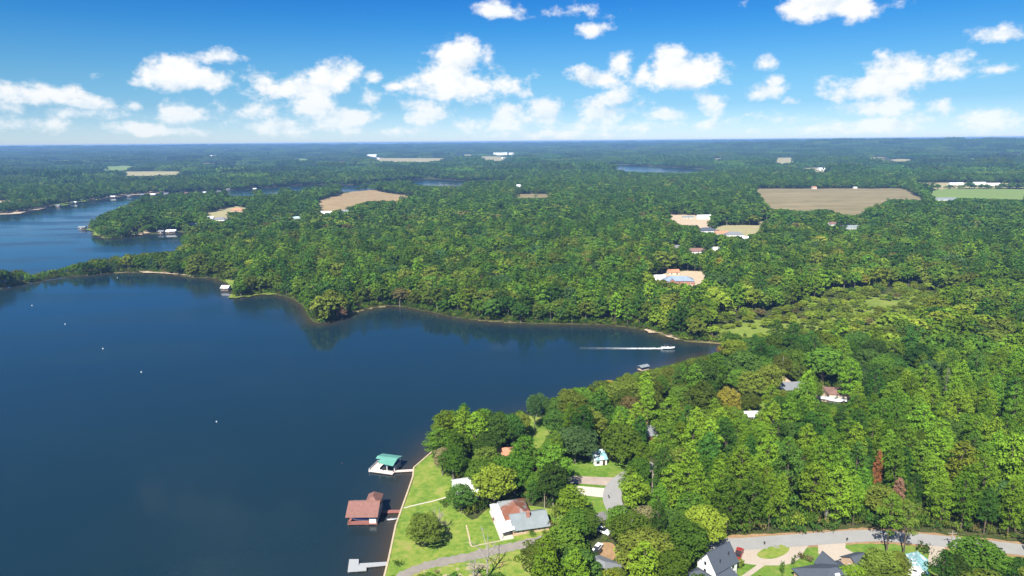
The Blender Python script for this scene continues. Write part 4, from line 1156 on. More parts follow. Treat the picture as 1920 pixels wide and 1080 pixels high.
# --- small dock by the cove, motor boat with its wake, buoys
p = ray_ground(1206, 694, 0)
cd = root('cove_dock', (p[0], p[1], 0), math.radians(30), 'small grey-roofed dock at the edge of the cove', 'dock')
MB().box(-2.6, 2.6, -1.8, 1.8, 0.4, 0.65).build('deck', MATS['dock_wood'], cd)
rm = MB(); gable(rm, -2.6, 2.6, -1.8, 1.8, 2.4, 3.0, ov=0.2); rm.build('roof', MATS['grey_metal'], cd)
for sx in (-1, 1):
    for sy in (-1, 1):
        MB().box(sx * 2.4 - 0.1, sx * 2.4 + 0.1, sy * 1.6 - 0.1, sy * 1.6 + 0.1, -2.4, 2.5).build('post', MATS['piling'], cd)
see([(1200, 694), (1212, 694), (1212, 684), (1200, 686)])
p = ray_ground(1252, 654, 0)
mbt = root('motor_boat', (p[0], p[1], -0.15), math.radians(-3), 'motor boat speeding across the cove with dark canopy', 'boat')
boat_mesh(8.2, 2.7, 1.3).build('hull', MATS['white_paint'], mbt, smooth=True)
MB().slab([(-1.8, -1.2, 2.7), (2.2, -1.2, 2.8), (2.2, 1.2, 2.8), (-1.8, 1.2, 2.7)], 0.1).build('canopy', MATS['dark_paint'], mbt)
for sx in (-1.6, 2.0):
    for sy in (-1.1, 1.1):
        MB().tube([(sx, sy, 1.2), (sx, sy, 2.7)], 0.05, 6).build('canopy_post', MATS['steel'], mbt)
MB().box(-0.6, 0.2, -0.8, 0.8, 1.25, 1.8).build('console', MATS['white_paint'], mbt)
MB().box(-4.5, -4.0, -0.3, 0.3, 0.2, 1.6).build('outboard_motor', MATS['dark_paint'], mbt)
wk = MB()
L = 48.0
for side in (-1, 1):
    prev = None
    for i in range(26):
        t = i / 25
        x = -4.0 - L * t
        yc = side * (0.35 + 0.9 * t)
        hw = (0.6 * (1 - t) ** 1.6 + 0.03) * (0.6 + 0.8 * random.random())
        cur = [(x, yc - hw, 0.012 + 0.10 * (1 - t)), (x, yc + hw, 0.012 + 0.10 * (1 - t))]
        if prev:
            wk.add(prev + cur, [(0, 1, 3, 2)])
        prev = cur
for i in range(240):
    t = random.random() ** 1.7
    x = -3.6 - L * 0.45 * t
    y = random.uniform(-1, 1) * (0.9 + 0.6 * t)
    s = (0.75 * (1 - t) + 0.12) * random.uniform(0.4, 1.2)
    z = 0.03 + 0.35 * (1 - t) * random.random()
    wk.add([(x - s, y, z), (x, y - s * 0.6, z - 0.02), (x + s, y, z), (x, y + s * 0.6, z + 0.02)], [(0, 1, 2, 3)])
wk_o = wk.build('wake_foam', None, None, loc=(p[0], p[1], 0.0), rz=math.radians(-3))
wk_o.data.materials.append(MATS['white_paint'])
tag(wk_o, 'white foam trail behind the motor boat', 'foam', kind='stuff')
for k, (x, y, s, lab) in enumerate([(60, 573, 1.0, 'white buoy nearest the wooded spit at far left'), (122, 608, 1.0, 'white buoy second from the wooded spit'), (193, 654, 1.0, 'white buoy third from the wooded spit'), (265, 698, 1.0, 'white buoy fourth from the wooded spit'), (406, 791, 0.8, 'white buoy alone in the middle of the lake'), (641, 869, 0.45, 'tiny pink buoy left of the green boathouse'), (220, 521, 0.9, 'small white buoy by the reeds of the spit')]):
    p = ray_ground(x, y, 0)
    s *= 0.6
    bo = root('buoy', (p[0], p[1], 0), 0, lab, 'buoy', 'buoys on the lake')
    MB().lathe([(0.05, -0.35), (0.42 * s, -0.2), (0.55 * s, 0.1), (0.45 * s, 0.45 * s), (0.16 * s, 0.7 * s)], 12).build('float', MATS['white_paint' if k != 5 else 'red_shingle'], bo, smooth=True)
    MB().tube([(0, 0, 0.6 * s), (0, 0, 1.25 * s)], 0.09 * s, 8).build('mast', MATS['white_paint' if k != 5 else 'red_shingle'], bo)

# --- vehicles
def pickup(x, y, rz, paint, label, L=5.5):
    r = root('pickup_truck', (x, y, H(x, y) + 0.14), math.radians(rz), label, 'pickup')
    b = MB()
    prof = [(-2.75, 0.45), (-2.75, 1.12), (-0.75, 1.15), (-0.55, 1.12), (1.15, 1.12), (2.55, 1.02), (2.75, 0.85), (2.75, 0.45)]
    n = len(prof)
    b.add([(x_, -0.95, z_) for x_, z_ in prof] + [(x_, 0.95, z_) for x_, z_ in prof], [tuple(range(n - 1, -1, -1)), tuple(range(n, 2 * n))] + [(i, (i + 1) % n, (i + 1) % n + n, i + n) for i in range(n)])
    bo = b.build('body', MATS[paint], r)
    c = MB()
    cp = [(-0.75, 1.13), (-0.6, 1.82), (0.55, 1.84), (1.2, 1.13)]
    c.add([(x_, -0.86 if z_ < 1.3 else -0.72, z_) for x_, z_ in cp] + [(x_, 0.86 if z_ < 1.3 else 0.72, z_) for x_, z_ in cp], [(3, 2, 1, 0), (4, 5, 6, 7)] + [(i, (i + 1) % 4, (i + 1) % 4 + 4, i + 4) for i in range(4)])
    c.build('cab', MATS['glass_dark'], r)
    MB().box(-0.58, 0.5, -0.7, 0.7, 1.82, 1.88).build('cab_roof', MATS[paint], r)
    MB().box(-2.6, -0.85, -0.78, 0.78, 1.06, 1.165).build('bed', MATS['dark_paint'], r)
    MB().box(2.72, 2.80, -0.85, 0.85, 0.5, 0.72).build('bumper', MATS['steel'], r)
    for sx in (-1.75, 1.75):
        for sy in (-0.92, 0.92):
            w = MB().tube([(sx, sy - 0.11, 0.38), (sx, sy + 0.11, 0.38)], 0.38, 14).build('wheel', MATS['black_rubber'], r)
            MB().tube([(sx, sy - 0.125, 0.38), (sx, sy + 0.125, 0.38)], 0.22, 10).build('rim', MATS['steel'], w)
    for sy in (-0.7, 0.7):
        MB().box(2.74, 2.79, sy - 0.16, sy + 0.16, 0.78, 0.92).build('headlight', MATS['white_paint'], r)
    SOLID.append((x, y, 3.5))
    return r
def sedan(x, y, rz, paint, label, name='car', cat='car'):
    r = root(name, (x, y, H(x, y) + 0.12), math.radians(rz), label, cat)
    prof = [(-2.2, 0.35), (-2.25, 0.85), (-1.9, 0.98), (1.0, 0.95), (2.1, 0.80), (2.2, 0.5), (2.2, 0.35)]
    n = len(prof)
    MB().add([(a, -0.88, z) for a, z in prof] + [(a, 0.88, z) for a, z in prof], [tuple(range(n - 1, -1, -1)), tuple(range(n, 2 * n))] + [(i, (i + 1) % n, (i + 1) % n + n, i + n) for i in range(n)]).build('body', MATS[paint], r)
    cp = [(-1.7, 0.97), (-1.1, 1.45), (0.2, 1.47), (0.95, 0.95)]
    MB().add([(a, -0.8 if z < 1.2 else -0.62, z) for a, z in cp] + [(a, 0.8 if z < 1.2 else 0.62, z) for a, z in cp], [(3, 2, 1, 0), (4, 5, 6, 7)] + [(i, (i + 1) % 4, (i + 1) % 4 + 4, i + 4) for i in range(4)]).build('cabin', MATS['glass_dark'], r)
    MB().box(-1.05, 0.15, -0.6, 0.6, 1.455, 1.5).build('roof_panel', MATS[paint], r)
    for sx in (-1.4, 1.4):
        for sy in (-0.82, 0.82):
            MB().tube([(sx, sy - 0.1, 0.33), (sx, sy + 0.1, 0.33)], 0.33, 12).build('wheel', MATS['black_rubber'], r)
    SOLID.append((x, y, 3.0))
    return r
p = at(1385, 1042); pickup(p.x, p.y, 62, 'red_paint', 'dark red pickup parked beside the two-storey white house')
p = at(1129, 999); pickup(p.x, p.y, -40, 'white_paint', 'white pickup parked among the oaks near the dark road')
p = at(1121, 1030); sedan(p.x, p.y, 60, 'white_paint', 'white car half shaded by oaks beside the bare earth')
p = at(1119, 1040); sedan(p.x, p.y, 60, 'dark_paint', 'black car in the shade beside the white car')
for k, (x, y, mt, lab) in enumerate([(1548, 752, 'white_paint', 'white trailer boat left of the brown boat barn front'), (1565, 756, 'white_paint', 'white trailer boat in front of the brown boat barn'), (1583, 756, 'white_paint', 'white trailer boat right of the brown boat barn front')]):
    p = at(x, y)
    tb = root('trailer_boat', (p.x, p.y, p.z + 0.1), math.radians(-20 - 8 * k), lab, 'boat', 'boats parked by the barn')
    boat_mesh(6.5, 2.4, 1.4).build('hull', MATS[mt], tb, smooth=True, loc=(0, 0, 0.45))
    MB().box(-2.6, 2.6, -0.9, -0.75, 0.35, 0.47).box(-2.6, 2.6, 0.75, 0.9, 0.35, 0.47).build('trailer_frame', MATS['steel'], tb)
    for sy in (-1.0, 1.0):
        MB().tube([(-0.8, sy - 0.1, 0.32), (-0.8, sy + 0.1, 0.32)], 0.32, 10).build('wheel', MATS['black_rubber'], tb)
see([(1540, 747), (1592, 750), (1592, 756), (1548, 754)])

# --- poles, mast, mailboxes, barrel
def pole(px, py, h, label, arm=True, name='utility_pole', mat='pole_wood', r0=0.16):
    p = at(px, py)
    r = root(name, (p.x, p.y, p.z - 0.3), random.uniform(-0.6, 0.6), label, 'pole')
    MB().tube([(0, 0, 0), (0, 0, h * 0.5), (0.02, 0, h)], [r0, r0 * 0.85, r0 * 0.7], 8).build('shaft', MATS[mat], r)
    if arm:
        MB().box(-1.2, 1.2, -0.06, 0.06, h - 1.0, h - 0.86).build('crossarm', MATS[mat], r)
        for x in (-1.1, -0.5, 0.5, 1.1):
            MB().lathe([(0.05, 0), (0.07, 0.08), (0.03, 0.2)], 6, (x, 0, h - 0.86)).build('insulator', MATS['steel'], r)
        MB().lathe([(0.05, 0), (0.2, 0.03), (0.2, 0.8), (0.08, 0.85)], 8, (0.33, 0, h - 2.6)).build('transformer', MATS['steel'], r)
    LANDMARK.append(('the ' + label.split(' standing ')[0], p.x, p.y))
    return r
pole(1222, 936, 11.5, 'tall pale utility pole standing in front of the pine wood', r0=0.2)
pole(1021, 952, 10.0, 'utility pole standing behind the lakeside house among trees')
pole(1782, 1028, 6.0, 'dark utility pole standing beside the curved street')
pole(1465, 722, 15, 'thin radio mast standing behind the grey-roofed house', arm=False, name='radio_mast', mat='steel', r0=0.10)
see([(1220, 930), (1224, 930), (1224, 868), (1220, 868)])
for (x, y, lab) in [(1433, 1024, 'mailbox on a post at the grass island of the drive'), (1588, 1017, 'mailbox on a post at the corner of the second drive'), (1141, 936, 'mailbox on a post beside the pale concrete drive')]:
    p = at(x, y)
    r = root('mailbox', (p.x, p.y, p.z), 0, lab, 'mailbox')
    MB().box(-0.06, 0.06, -0.06, 0.06, 0, 1.05).build('post', MATS['pole_wood'], r)
    MB().box(-0.16, 0.16, -0.28, 0.28, 1.05, 1.42).build('box', MATS['dark_paint'], r)
p = at(1737, 1079)
MB().lathe([(0.38, 0), (0.42, 0.3), (0.42, 0.7), (0.38, 1.0), (0.1, 1.02)], 14).build('rain_barrel', MATS['blue_plastic'], None, True, loc=(p.x + .3, p.y, p.z))
tag(bpy.context.scene.objects['rain_barrel'], 'blue plastic rain barrel beside the white outbuilding', 'barrel')

# ------------------------------------------------------------------ trees
def mesh_from(name, V, F4, mat, smooth=False):
    me = bpy.data.meshes.new(name)
    V = np.asarray(V, np.float32); F4 = np.asarray(F4, np.int32)
    me.vertices.add(len(V)); me.vertices.foreach_set('co', V.ravel())
    me.loops.add(F4.size); me.loops.foreach_set('vertex_index', F4.ravel())
    me.polygons.add(len(F4)); me.polygons.foreach_set('loop_start', np.arange(0, F4.size, F4.shape[1], dtype=np.int32))
    me.materials.append(mat)
    me.update(calc_edges=True)
    return me

def leaf_quads(rng, clumps, nper, size, lump=0.30):
    """Leaf sprays on the outside of rounded clumps: (centre, radii) -> vertices, quads."""
    Vs = []
    for (c, r) in clumps:
        r = np.asarray(r, float)
        n = max(3, int(nper * (r.mean() / 1.5) ** 2))
        d = rng.normal(size=(n, 3))
        d /= np.linalg.norm(d, axis=1)[:, None]
        low = d[:, 2] < -0.35
        d[low, 2] *= -0.6
        d /= np.linalg.norm(d, axis=1)[:, None]
        rad = rng.uniform(0.72, 1.08, n)[:, None]
        p = np.asarray(c) + d * r * rad
        nrm = d / r + rng.normal(size=(n, 3)) * lump / r.mean()
        nrm[:, 2] += 0.15 / r.mean()
        nrm /= np.linalg.norm(nrm, axis=1)[:, None]
        a = np.cross(nrm, rng.normal(size=(n, 3)))
        a /= np.linalg.norm(a, axis=1)[:, None] + 1e-9
        b = np.cross(nrm, a)
        s = size * rng.uniform(0.55, 1.25, n)[:, None]
        k = rng.uniform(0.6, 1.1, (n, 4, 1))
        q = np.stack([p + a * s * k[:, 0], p + b * s * k[:, 1] * 0.8, p - a * s * k[:, 2], p - b * s * k[:, 3] * 0.8], 1)
        q[:, 0] -= nrm * s * 0.25
        q[:, 2] -= nrm * s * 0.25
        Vs.append(q.reshape(-1, 3))
    V = np.concatenate(Vs)
    return V, np.arange(len(V)).reshape(-1, 4)

def oak_clumps(rng, R, Hh, base, n):
    out = []
    cz = base + (Hh - base) * 0.48
    rz = (Hh - base) * 0.5
    ph = rng.uniform(0, 6.28)
    for i in range(n):
        t = (i + 0.5) / n
        z = 1 - 1.55 * t
        rho = math.sqrt(max(0, 1 - z * z))
        a = i * 2.39996 + ph
        k = rng.uniform(0.60, 0.86)
        lob = 1 + 0.16 * math.sin(2 * a + ph) + 0.12 * math.sin(3 * a + 2 * ph)
        c = (R * rho * k * lob * math.cos(a), R * rho * k * lob * math.sin(a), cz + rz * z * rng.uniform(0.72, 0.95))
        r = R * rng.uniform(0.19, 0.32)
        out.append((c, (r, r, r * 0.82)))
    for i in range(max(2, n // 6)):
        c = (rng.normal() * R * 0.25, rng.normal() * R * 0.25, cz + rng.normal() * rz * 0.25)
        r = R * 0.42
        out.append((c, (r, r, r * 0.8)))
    return out

def pine_clumps(rng, R, Hh, base, n):
    out = []
    lean = rng.normal(size=2) * 0.25
    for i in range(n):
        t = (i + rng.uniform(0.1, 0.9)) / n
        z = base + (Hh - base) * (t ** 0.9) * 0.95
        prof = R * (1 - abs((t - 0.30) / 0.78) ** 2.5) if t > 0.30 else R * (0.72 + 0.28 * t / 0.30)
        prof = max(prof, 0.45)
        a = i * 2.39996 + rng.uniform(-0.5, 0.5)
        k = rng.uniform(0.50, 0.88)
        c = (prof * k * math.cos(a) + lean[0] * t, prof * k * math.sin(a) + lean[1] * t, z)
        r = 0.27 * prof + rng.uniform(0.45, 0.75)
        out.append((c, (r, r, r * rng.uniform(0.62, 0.85))))
    out.append(((lean[0], lean[1], Hh - 0.8), (0.75, 0.75, 0.95)))
    return out

def trunk_mesh(name, rng, Hh, r0, mat, limbs, top=0.9, bend=0.4, limb_r=0.09):
    mb = MB()
    b1, b2 = rng.normal(size=2) * bend
    path = [(0, 0, -0.6), (0, 0, Hh * 0.12), (b1 * 0.4, b2 * 0.4, Hh * 0.4), (b1, b2, Hh * top * 0.75), (b1 * 1.1, b2 * 1.1, Hh * top)]
    mb.tube(path, [r0 * 1.25, r0, r0 * 0.78, r0 * 0.45, r0 * 0.12], 7)
    for (z0, end) in limbs:
        t = z0 / Hh
        s = (b1 * min(t, 1), b2 * min(t, 1), z0)
        e = Vector(end)
        mid = Vector(s).lerp(e, 0.5) + Vector((0, 0, 0.25))
        mb.tube([s, mid, e], [limb_r * 1.6, limb_r, limb_r * 0.35], 5)
    return mb.mesh(name, mat)

def make_kind(kind, seed, detail, airy=False):
    """(trunk mesh or None, crown mesh) in metres; detail 2 near, 1 middle, 0 far."""
    rng = np.random.default_rng(seed)
    if kind == 'pine':
        Hh, R, base = 20.0, rng.uniform(3.3, 4.2), rng.uniform(3.0, 6.0)
        if airy:
            R, base = 3.9, 7.5
        cl = pine_clumps(rng, R, Hh, base, 20 if airy else [10, 20, 40][detail])
        nper, size = [(9, 1.15), (20, 0.75), (100, 0.32)][detail]
        if detail < 2:
            cl = [(c, tuple(np.array(r) * (1.12 if detail else 1.4))) for c, r in cl]
        r0, mat = 0.26, 'bark_brown'
    else:
        Hh, R, base = 14.0, rng.uniform(5.0, 6.2), rng.uniform(2.6, 3.8)
        cl = oak_clumps(rng, R, Hh, base, [10, 24, 46][detail])
        nper, size = [(8, 1.35), (20, 0.85), (92, 0.36)][detail]
        if detail < 2:
            cl = [(c, tuple(np.array(r) * (1.1 if detail else 1.35))) for c, r in cl]
        r0, mat = 0.34, 'bark_grey'
    V, F4 = leaf_quads(rng, cl, nper, size, [0.22, 0.22, 0.28][detail])
    crown = mesh_from(kind + '_crown', V, F4, MATS['foliage'])
    limbs = []
    for c, r in (cl[::3] if detail == 2 else cl[::6]):
        limbs.append((max(base * 0.7, c[2] - np.hypot(c[0], c[1]) * 0.7 - 0.5), c))
    trunk = trunk_mesh(kind + '_trunk', rng, Hh, r0, MATS[mat], limbs if detail else [], top=0.93 if kind == 'pine' else 0.75)
    return trunk, crown

NEAR = {'pine': [make_kind('pine', 100 + k, 2) for k in range(7)], 'oak': [make_kind('oak', 200 + k, 2) for k in range(8)]}
NEAR['airy_pine'] = [make_kind('pine', 150 + k, 2, True) for k in range(2)]
MIDL = {'pine': [make_kind('pine', 300 + k, 1) for k in range(4)], 'oak': [make_kind('oak', 400 + k, 1) for k in range(5)]}
FARL = {'pine': [make_kind('pine', 500 + k, 0) for k in range(3)], 'oak': [make_kind('oak', 600 + k, 0) for k in range(4)]}

TINT = {  # leaf colours
    'pine_bright': (0.1518, 0.253, 0.0202), 'pine_mid': (0.1086, 0.2042, 0.0202), 'pine_deep': (0.0607, 0.1343, 0.0202),
    'oak_mid': (0.0957, 0.1711, 0.0193), 'oak_deep': (0.0589, 0.1196, 0.0202), 'oak_blue': (0.0607, 0.1178, 0.035),
    'olive': (0.1306, 0.1711, 0.0248), 'yellow_green': (0.1978, 0.2576, 0.0267), 'gold': (0.290, 0.262, 0.038),
    'brown': (0.160, 0.132, 0.046), 'rust': (0.380, 0.165, 0.060), 'pink': (0.270, 0.155, 0.098), 'straw': (0.215, 0.190, 0.090)}
WORDS = {'pine_bright': 'bright green', 'pine_mid': 'mid green', 'pine_deep': 'dark green', 'oak_mid': 'mid green', 'oak_deep': 'dark green', 'oak_blue': 'bluish green',
         'olive': 'olive', 'yellow_green': 'yellow-green', 'gold': 'golden', 'brown': 'brownish', 'rust': 'rust-coloured', 'pink': 'pinkish', 'straw': 'straw-coloured'}

# what the photograph shows uncovered: water, fields, lawns, road
see([(-30, 548), (60, 534), (150, 522), (250, 516), (360, 524), (418, 533), (434, 545), (436, 562), (510, 556), (556, 566), (578, 606), (620, 610), (662, 598), (720, 586), (790, 596), (870, 610), (1000, 616), (1150, 622), (1215, 630), (1262, 642), (1335, 648), (1362, 651), (1335, 663), (1262, 682), (1205, 696), (1150, 709), (1110, 721), (1062, 732), (1032, 744), (1008, 728), (988, 750), (966, 776), (920, 768), (896, 757), (866, 744), (832, 748), (816, 772), (800, 800), (789, 832), (794, 856), (776, 880), (762, 925), (742, 985), (728, 1049), (722, 1090), (-30, 1090)])
see([(-30, 404), (30, 402), (90, 394), (150, 384), (235, 371), (265, 372), (232, 386), (188, 402), (172, 420), (168, 434), (205, 451), (262, 444), (300, 442), (332, 444), (330, 470), (255, 474), (182, 482), (130, 496), (60, 514), (40, 507), (-30, 498)])
for pts in ([(640, 351), (664, 351), (662, 358), (640, 359)], [(775, 341), (868, 343), (866, 349), (780, 347)], [(492, 357), (524, 356), (520, 363), (494, 364)], [(545, 353), (566, 352), (566, 357), (547, 358)], [(1146, 313), (1200, 315), (1308, 320), (1290, 324), (1200, 322), (1168, 319)],
            [(1418, 357), (1690, 357), (1710, 367), (1736, 377), (1692, 371), (1660, 371), (1655, 381), (1622, 379), (1614, 402), (1585, 402), (1545, 391), (1515, 395), (1444, 390)], [(598, 378), (632, 370), (662, 361), (690, 359), (742, 366), (750, 376), (690, 376), (660, 386), (622, 393), (600, 393)],
            [(1740, 358), (1920, 358), (1920, 374), (1800, 371), (1750, 369)], [(1250, 406), (1330, 410), (1325, 424), (1275, 420)], [(1350, 427), (1420, 427), (1420, 438), (1380, 440)], [(1296, 510), (1322, 516), (1312, 532), (1296, 534)],
            [(176, 316), (240, 313), (250, 318), (200, 320)], [(220, 325), (335, 324), (335, 327), (240, 328)], [(690, 298), (825, 298), (822, 302), (720, 302)], [(902, 297), (948, 297), (946, 301), (905, 301)], [(1146, 275), (1205, 275), (1195, 280), (1148, 280)],
            [(1452, 298), (1482, 298), (1485, 307), (1458, 308)], [(1510, 317), (1555, 317), (1555, 321), (1512, 322)], [(1860, 285), (1920, 285), (1920, 290), (1865, 289)], [(965, 366), (1035, 366), (1035, 370), (968, 371)],
            [(738, 1070), (760, 965), (780, 892), (806, 858), (824, 866), (820, 905), (834, 935), (872, 985), (905, 968), (925, 956), (936, 1010), (1000, 1010), (985, 1075)],
            [(1074, 873), (1172, 872), (1162, 900), (1150, 940), (1152, 958), (1112, 966), (1094, 940), (1070, 925), (1070, 892)], [(992, 796), (1026, 800), (1024, 828), (1004, 845), (994, 825)],
            [(1364, 1012), (1460, 1006), (1560, 996), (1640, 992), (1720, 1001), (1800, 1012), (1920, 1028), (1920, 1042), (1740, 1024), (1640, 1030), (1560, 1075), (1400, 1078), (1366, 1030)],
            [(1098, 968), (1138, 963), (1150, 968), (1112, 981)], [(1424, 740), (1434, 740), (1432, 765), (1424, 772)], [(1396, 772), (1416, 773), (1414, 783), (1396, 782)], [(418, 520), (440, 526), (436, 540)], [(266, 508), (345, 513), (345, 520), (268, 513)], [(440, 552), (515, 548), (515, 556), (440, 560)], [(1216, 619), (1270, 634), (1262, 638), (1216, 624)],
            [(425, 363), (478, 362), (478, 366), (430, 367)], [(0, 398), (30, 397), (60, 392), (92, 387), (60, 396), (30, 401)], [(1762, 742), (1778, 742), (1774, 704), (1766, 704)], [(1345, 738), (1380, 726), (1385, 746), (1350, 760)], [(1636, 908), (1646, 908), (1646, 872), (1636, 872)], [(1775, 892), (1806, 892), (1800, 862), (1780, 862)], [(1342, 660), (1355, 660), (1352, 651), (1344, 651)], [(1275, 646), (1310, 648), (1305, 662), (1275, 668)], [(1308, 648), (1345, 650), (1330, 660), (1308, 664)], [(1240, 790), (1266, 790), (1262, 745), (1246, 745)], [(1620, 560), (1690, 560), (1680, 572), (1630, 574)], [(1365, 616), (1470, 616), (1440, 624), (1375, 624)]):
    see(pts)
SMALL_SEE = []
for p in MUST_SEE:
    if np.ptp(p[:, 0]) < 120 and np.ptp(p[:, 1]) < 90:
        c_ = p.mean(0)
        SMALL_SEE.append(np.vstack([c_[None], c_ + (p - c_) * 0.5]))
for ex, ey, ew, eh in EXTRA:
    MUST_SEE.append(np.array([(ex - ew * .4, ey), (ex, ey - eh * .7), (ex + ew * .4, ey), (ex, ey + eh * .7)]))
MS_BOX = [(p[:, 0].min(), p[:, 0].max(), p[:, 1].min(), p[:, 1].max()) for p in MUST_SEE]

def covers(x, y, z, h, rad, zc=0.62):
    """True where a tree's crown would cover something the photograph shows uncovered."""
    bad = np.zeros(len(x), bool)
    for dx, hz in ((0, 0.97), (0, 0.80), (0, zc), (0.8, zc), (-0.8, zc), (0.55, 0.85), (-0.55, 0.85), (0, 0.42)):
        X, Y, _ = project(np.column_stack([x + dx * rad, y, z + hz * h]))
        for p, (a, b_, c, d) in zip(MUST_SEE, MS_BOX):
            m = (X > a) & (X < b_) & (Y > c) & (Y < d)
            if m.any():
                idx = np.where(m)[0]
                bad[idx] |= in_poly(p, X[idx], Y[idx])
    Xc, Yc, Dc = project(np.column_stack([x, y, z + 0.58 * h]))
    hw = rad * FPX / Dc * 0.95; hv = h * 0.42 * FPX / Dc
    for Q in SMALL_SEE:
        m = (Xc > Q[:, 0].min() - 60) & (Xc < Q[:, 0].max() + 60) & (Yc > Q[:, 1].min() - 90) & (Yc < Q[:, 1].max() + 90) & ~bad
        if m.any():
            idx = np.where(m)[0]
            e = (((Q[:, 0][None] - Xc[idx, None]) / hw[idx, None]) ** 2 + ((Q[:, 1][None] - Yc[idx, None]) / hv[idx, None]) ** 2) < 1
            bad[idx] |= e.any(1)
    return bad

def allowed(x, y, sd_min=0.8):
    ok = shore_sd(x, y) > sd_min
    for p in KEEP_OUT:
        lo, hi = p.min(0), p.max(0)
        m = ok & (x > lo[0]) & (x < hi[0]) & (y > lo[1]) & (y < hi[1])
        if m.any():
            i = np.where(m)[0]
            ok[i[in_poly(p, x[i], y[i])]] = False
    near = np.hypot(x, y) < 400
    for ln, w in ROADS:
        i = np.where(ok & near)[0]
        if len(i):
            ok[i[line_dist(ln, x[i], y[i]) < w]] = False
    for sx, sy, r in SOLID:
        ok &= (x - sx) ** 2 + (y - sy) ** 2 > r * r
    return ok

PINEWOOD = gpoly([(1150, 880), (1215, 845), (1300, 838), (1420, 830), (1560, 800), (1700, 770), (1900, 700), (2000, 690), (2000, 1040), (1800, 1014), (1640, 992), (1360, 1004), (1230, 985), (1180, 935)])
MARSH = gpoly([(1320, 642), (1340, 592), (1480, 580), (1580, 545), (1720, 535), (1800, 565), (1720, 625), (1600, 650), (1440, 660)])
BELT = gpoly([(1225, 622), (1240, 590), (1400, 560), (1560, 520), (1800, 520), (1920, 560), (1920, 640), (1700, 680), (1500, 680), (1360, 655)])

def candidates(r0, r1, s, azlo, azhi):
    a0, a1 = math.radians(azlo), math.radians(azhi)
    xs = np.arange(r1 * math.sin(min(a0, 0)) - s, r1 * math.sin(max(a1, 0)) + s, s)
    ys = np.arange(r0 * math.cos(max(abs(a0), abs(a1))) - s, r1 + s, s * 0.866)
    X, Y = np.meshgrid(xs, ys)
    X[1::2] += s / 2
    X = X.ravel() + RNG.uniform(-0.42, 0.42, X.size) * s
    Y = Y.ravel() + RNG.uniform(-0.42, 0.42, Y.size) * s
    r = np.hypot(X, Y); a = np.arctan2(X, Y)
    m = (r > r0) & (r < r1) & (a > a0) & (a < a1)
    return X[m], Y[m]

def species(x, y, pine_bias=0.0):
    """Kind (0 pine, 1 oak) and tint name for each place."""
    n = len(x)
    r = np.hypot(x, y)
    inp = in_poly(PINEWOOD, x, y)
    ppr = np.where(inp, 0.86, 0.16 + 0.30 * sstep(0.45, 0.75, vnoise(x, y, 70, 21))) + pine_bias
    kind = np.where(RNG.random(n) < ppr, 0, 1)
    aut = vnoise(x, y, 55, 31) * 0.6 + vnoise(x, y, 17, 32) * 0.4
    u = RNG.random(n)
    tint = np.empty(n, object)
    marsh = in_poly(MARSH, x, y)
    belt = in_poly(BELT, x, y) & (RNG.random(n) < 0.45)
    for i in range(n):
        if marsh[i]:
            tint[i] = 'yellow_green' if u[i] < 0.68 else ('olive' if u[i] < 0.86 else ('oak_mid' if u[i] < 0.95 else 'brown')); kind[i] = 1
        elif belt[i]:
            tint[i] = 'yellow_green' if u[i] < 0.4 else ('olive' if u[i] < 0.75 else 'pine_bright'); kind[i] = 1
        elif kind[i] == 0:
            b = 0.52 if inp[i] else (0.3 if r[i] < 800 else 0.05)
            tint[i] = 'pine_bright' if u[i] < b else ('pine_mid' if u[i] < b + 0.28 else 'pine_deep')
        else:
            a = aut[i]
            w = u[i]
            if r[i] > 750 + 500 * RNG.random():
                tint[i] = 'oak_deep' if w < 0.55 else ('oak_mid' if w < 0.92 else 'olive')
            elif a > 0.60:
                tint[i] = 'olive' if w < 0.56 else ('yellow_green' if w < 0.64 else ('brown' if w < 0.67 else ('oak_mid' if w < 0.96 else 'gold')))
            elif a > 0.45:
                tint[i] = 'oak_mid' if w < 0.55 else ('olive' if w < 0.75 else ('oak_deep' if w < 0.93 else ('yellow_green' if w < 0.98 else 'brown')))
            else:
                tint[i] = 'oak_deep' if w < 0.42 else ('oak_mid' if w < 0.75 else ('oak_blue' if w < 0.92 else 'olive'))
    return kind, tint, marsh

def tree_sizes(kind, marsh):
    n = len(kind)
    h = np.where(kind == 0, RNG.normal(20.0, 3.2, n), RNG.normal(13.8, 3.0, n))
    h = np.clip(h, 7, 25)
    h = np.where(marsh, RNG.uniform(3.0, 7.0, n), h)
    rad = np.where(kind == 0, h * 0.178, h * np.where(marsh, 0.55, 0.40)) * RNG.uniform(0.78, 1.28, n)
    return h, rad

# ---- near wood: trees thrown one by one with room for their crowns
cx_, cy_ = candidates(105, 400, 2.6, -30, 44)
ok = allowed(cx_, cy_)
cx_, cy_ = cx_[ok], cy_[ok]
perm = RNG.permutation(len(cx_))
cx_, cy_ = cx_[perm], cy_[perm]
kd, tn, ms = species(cx_, cy_)
hh, rd = tree_sizes(kd, ms)
hz = land_height(cx_, cy_)
# a tree too tall for its place may stand there as a smaller one
def shrink_to_fit(x, y, z, h, r):
    """Where a tree would hide something, try it smaller; returns which ones can stand."""
    b_ = covers(x, y, z, h, r)
    for f, g_ in ((0.78, 0.85), (0.76, 0.82), (0.72, 0.78), (0.7, 0.75)):
        j = np.where(b_)[0]
        if not len(j): break
        h[j] *= f; r[j] *= g_
        b_[j] = covers(x[j], y[j], z[j], h[j], r[j])
    return ~b_
keep = shrink_to_fit(cx_, cy_, hz, hh, rd)
near_sel = []

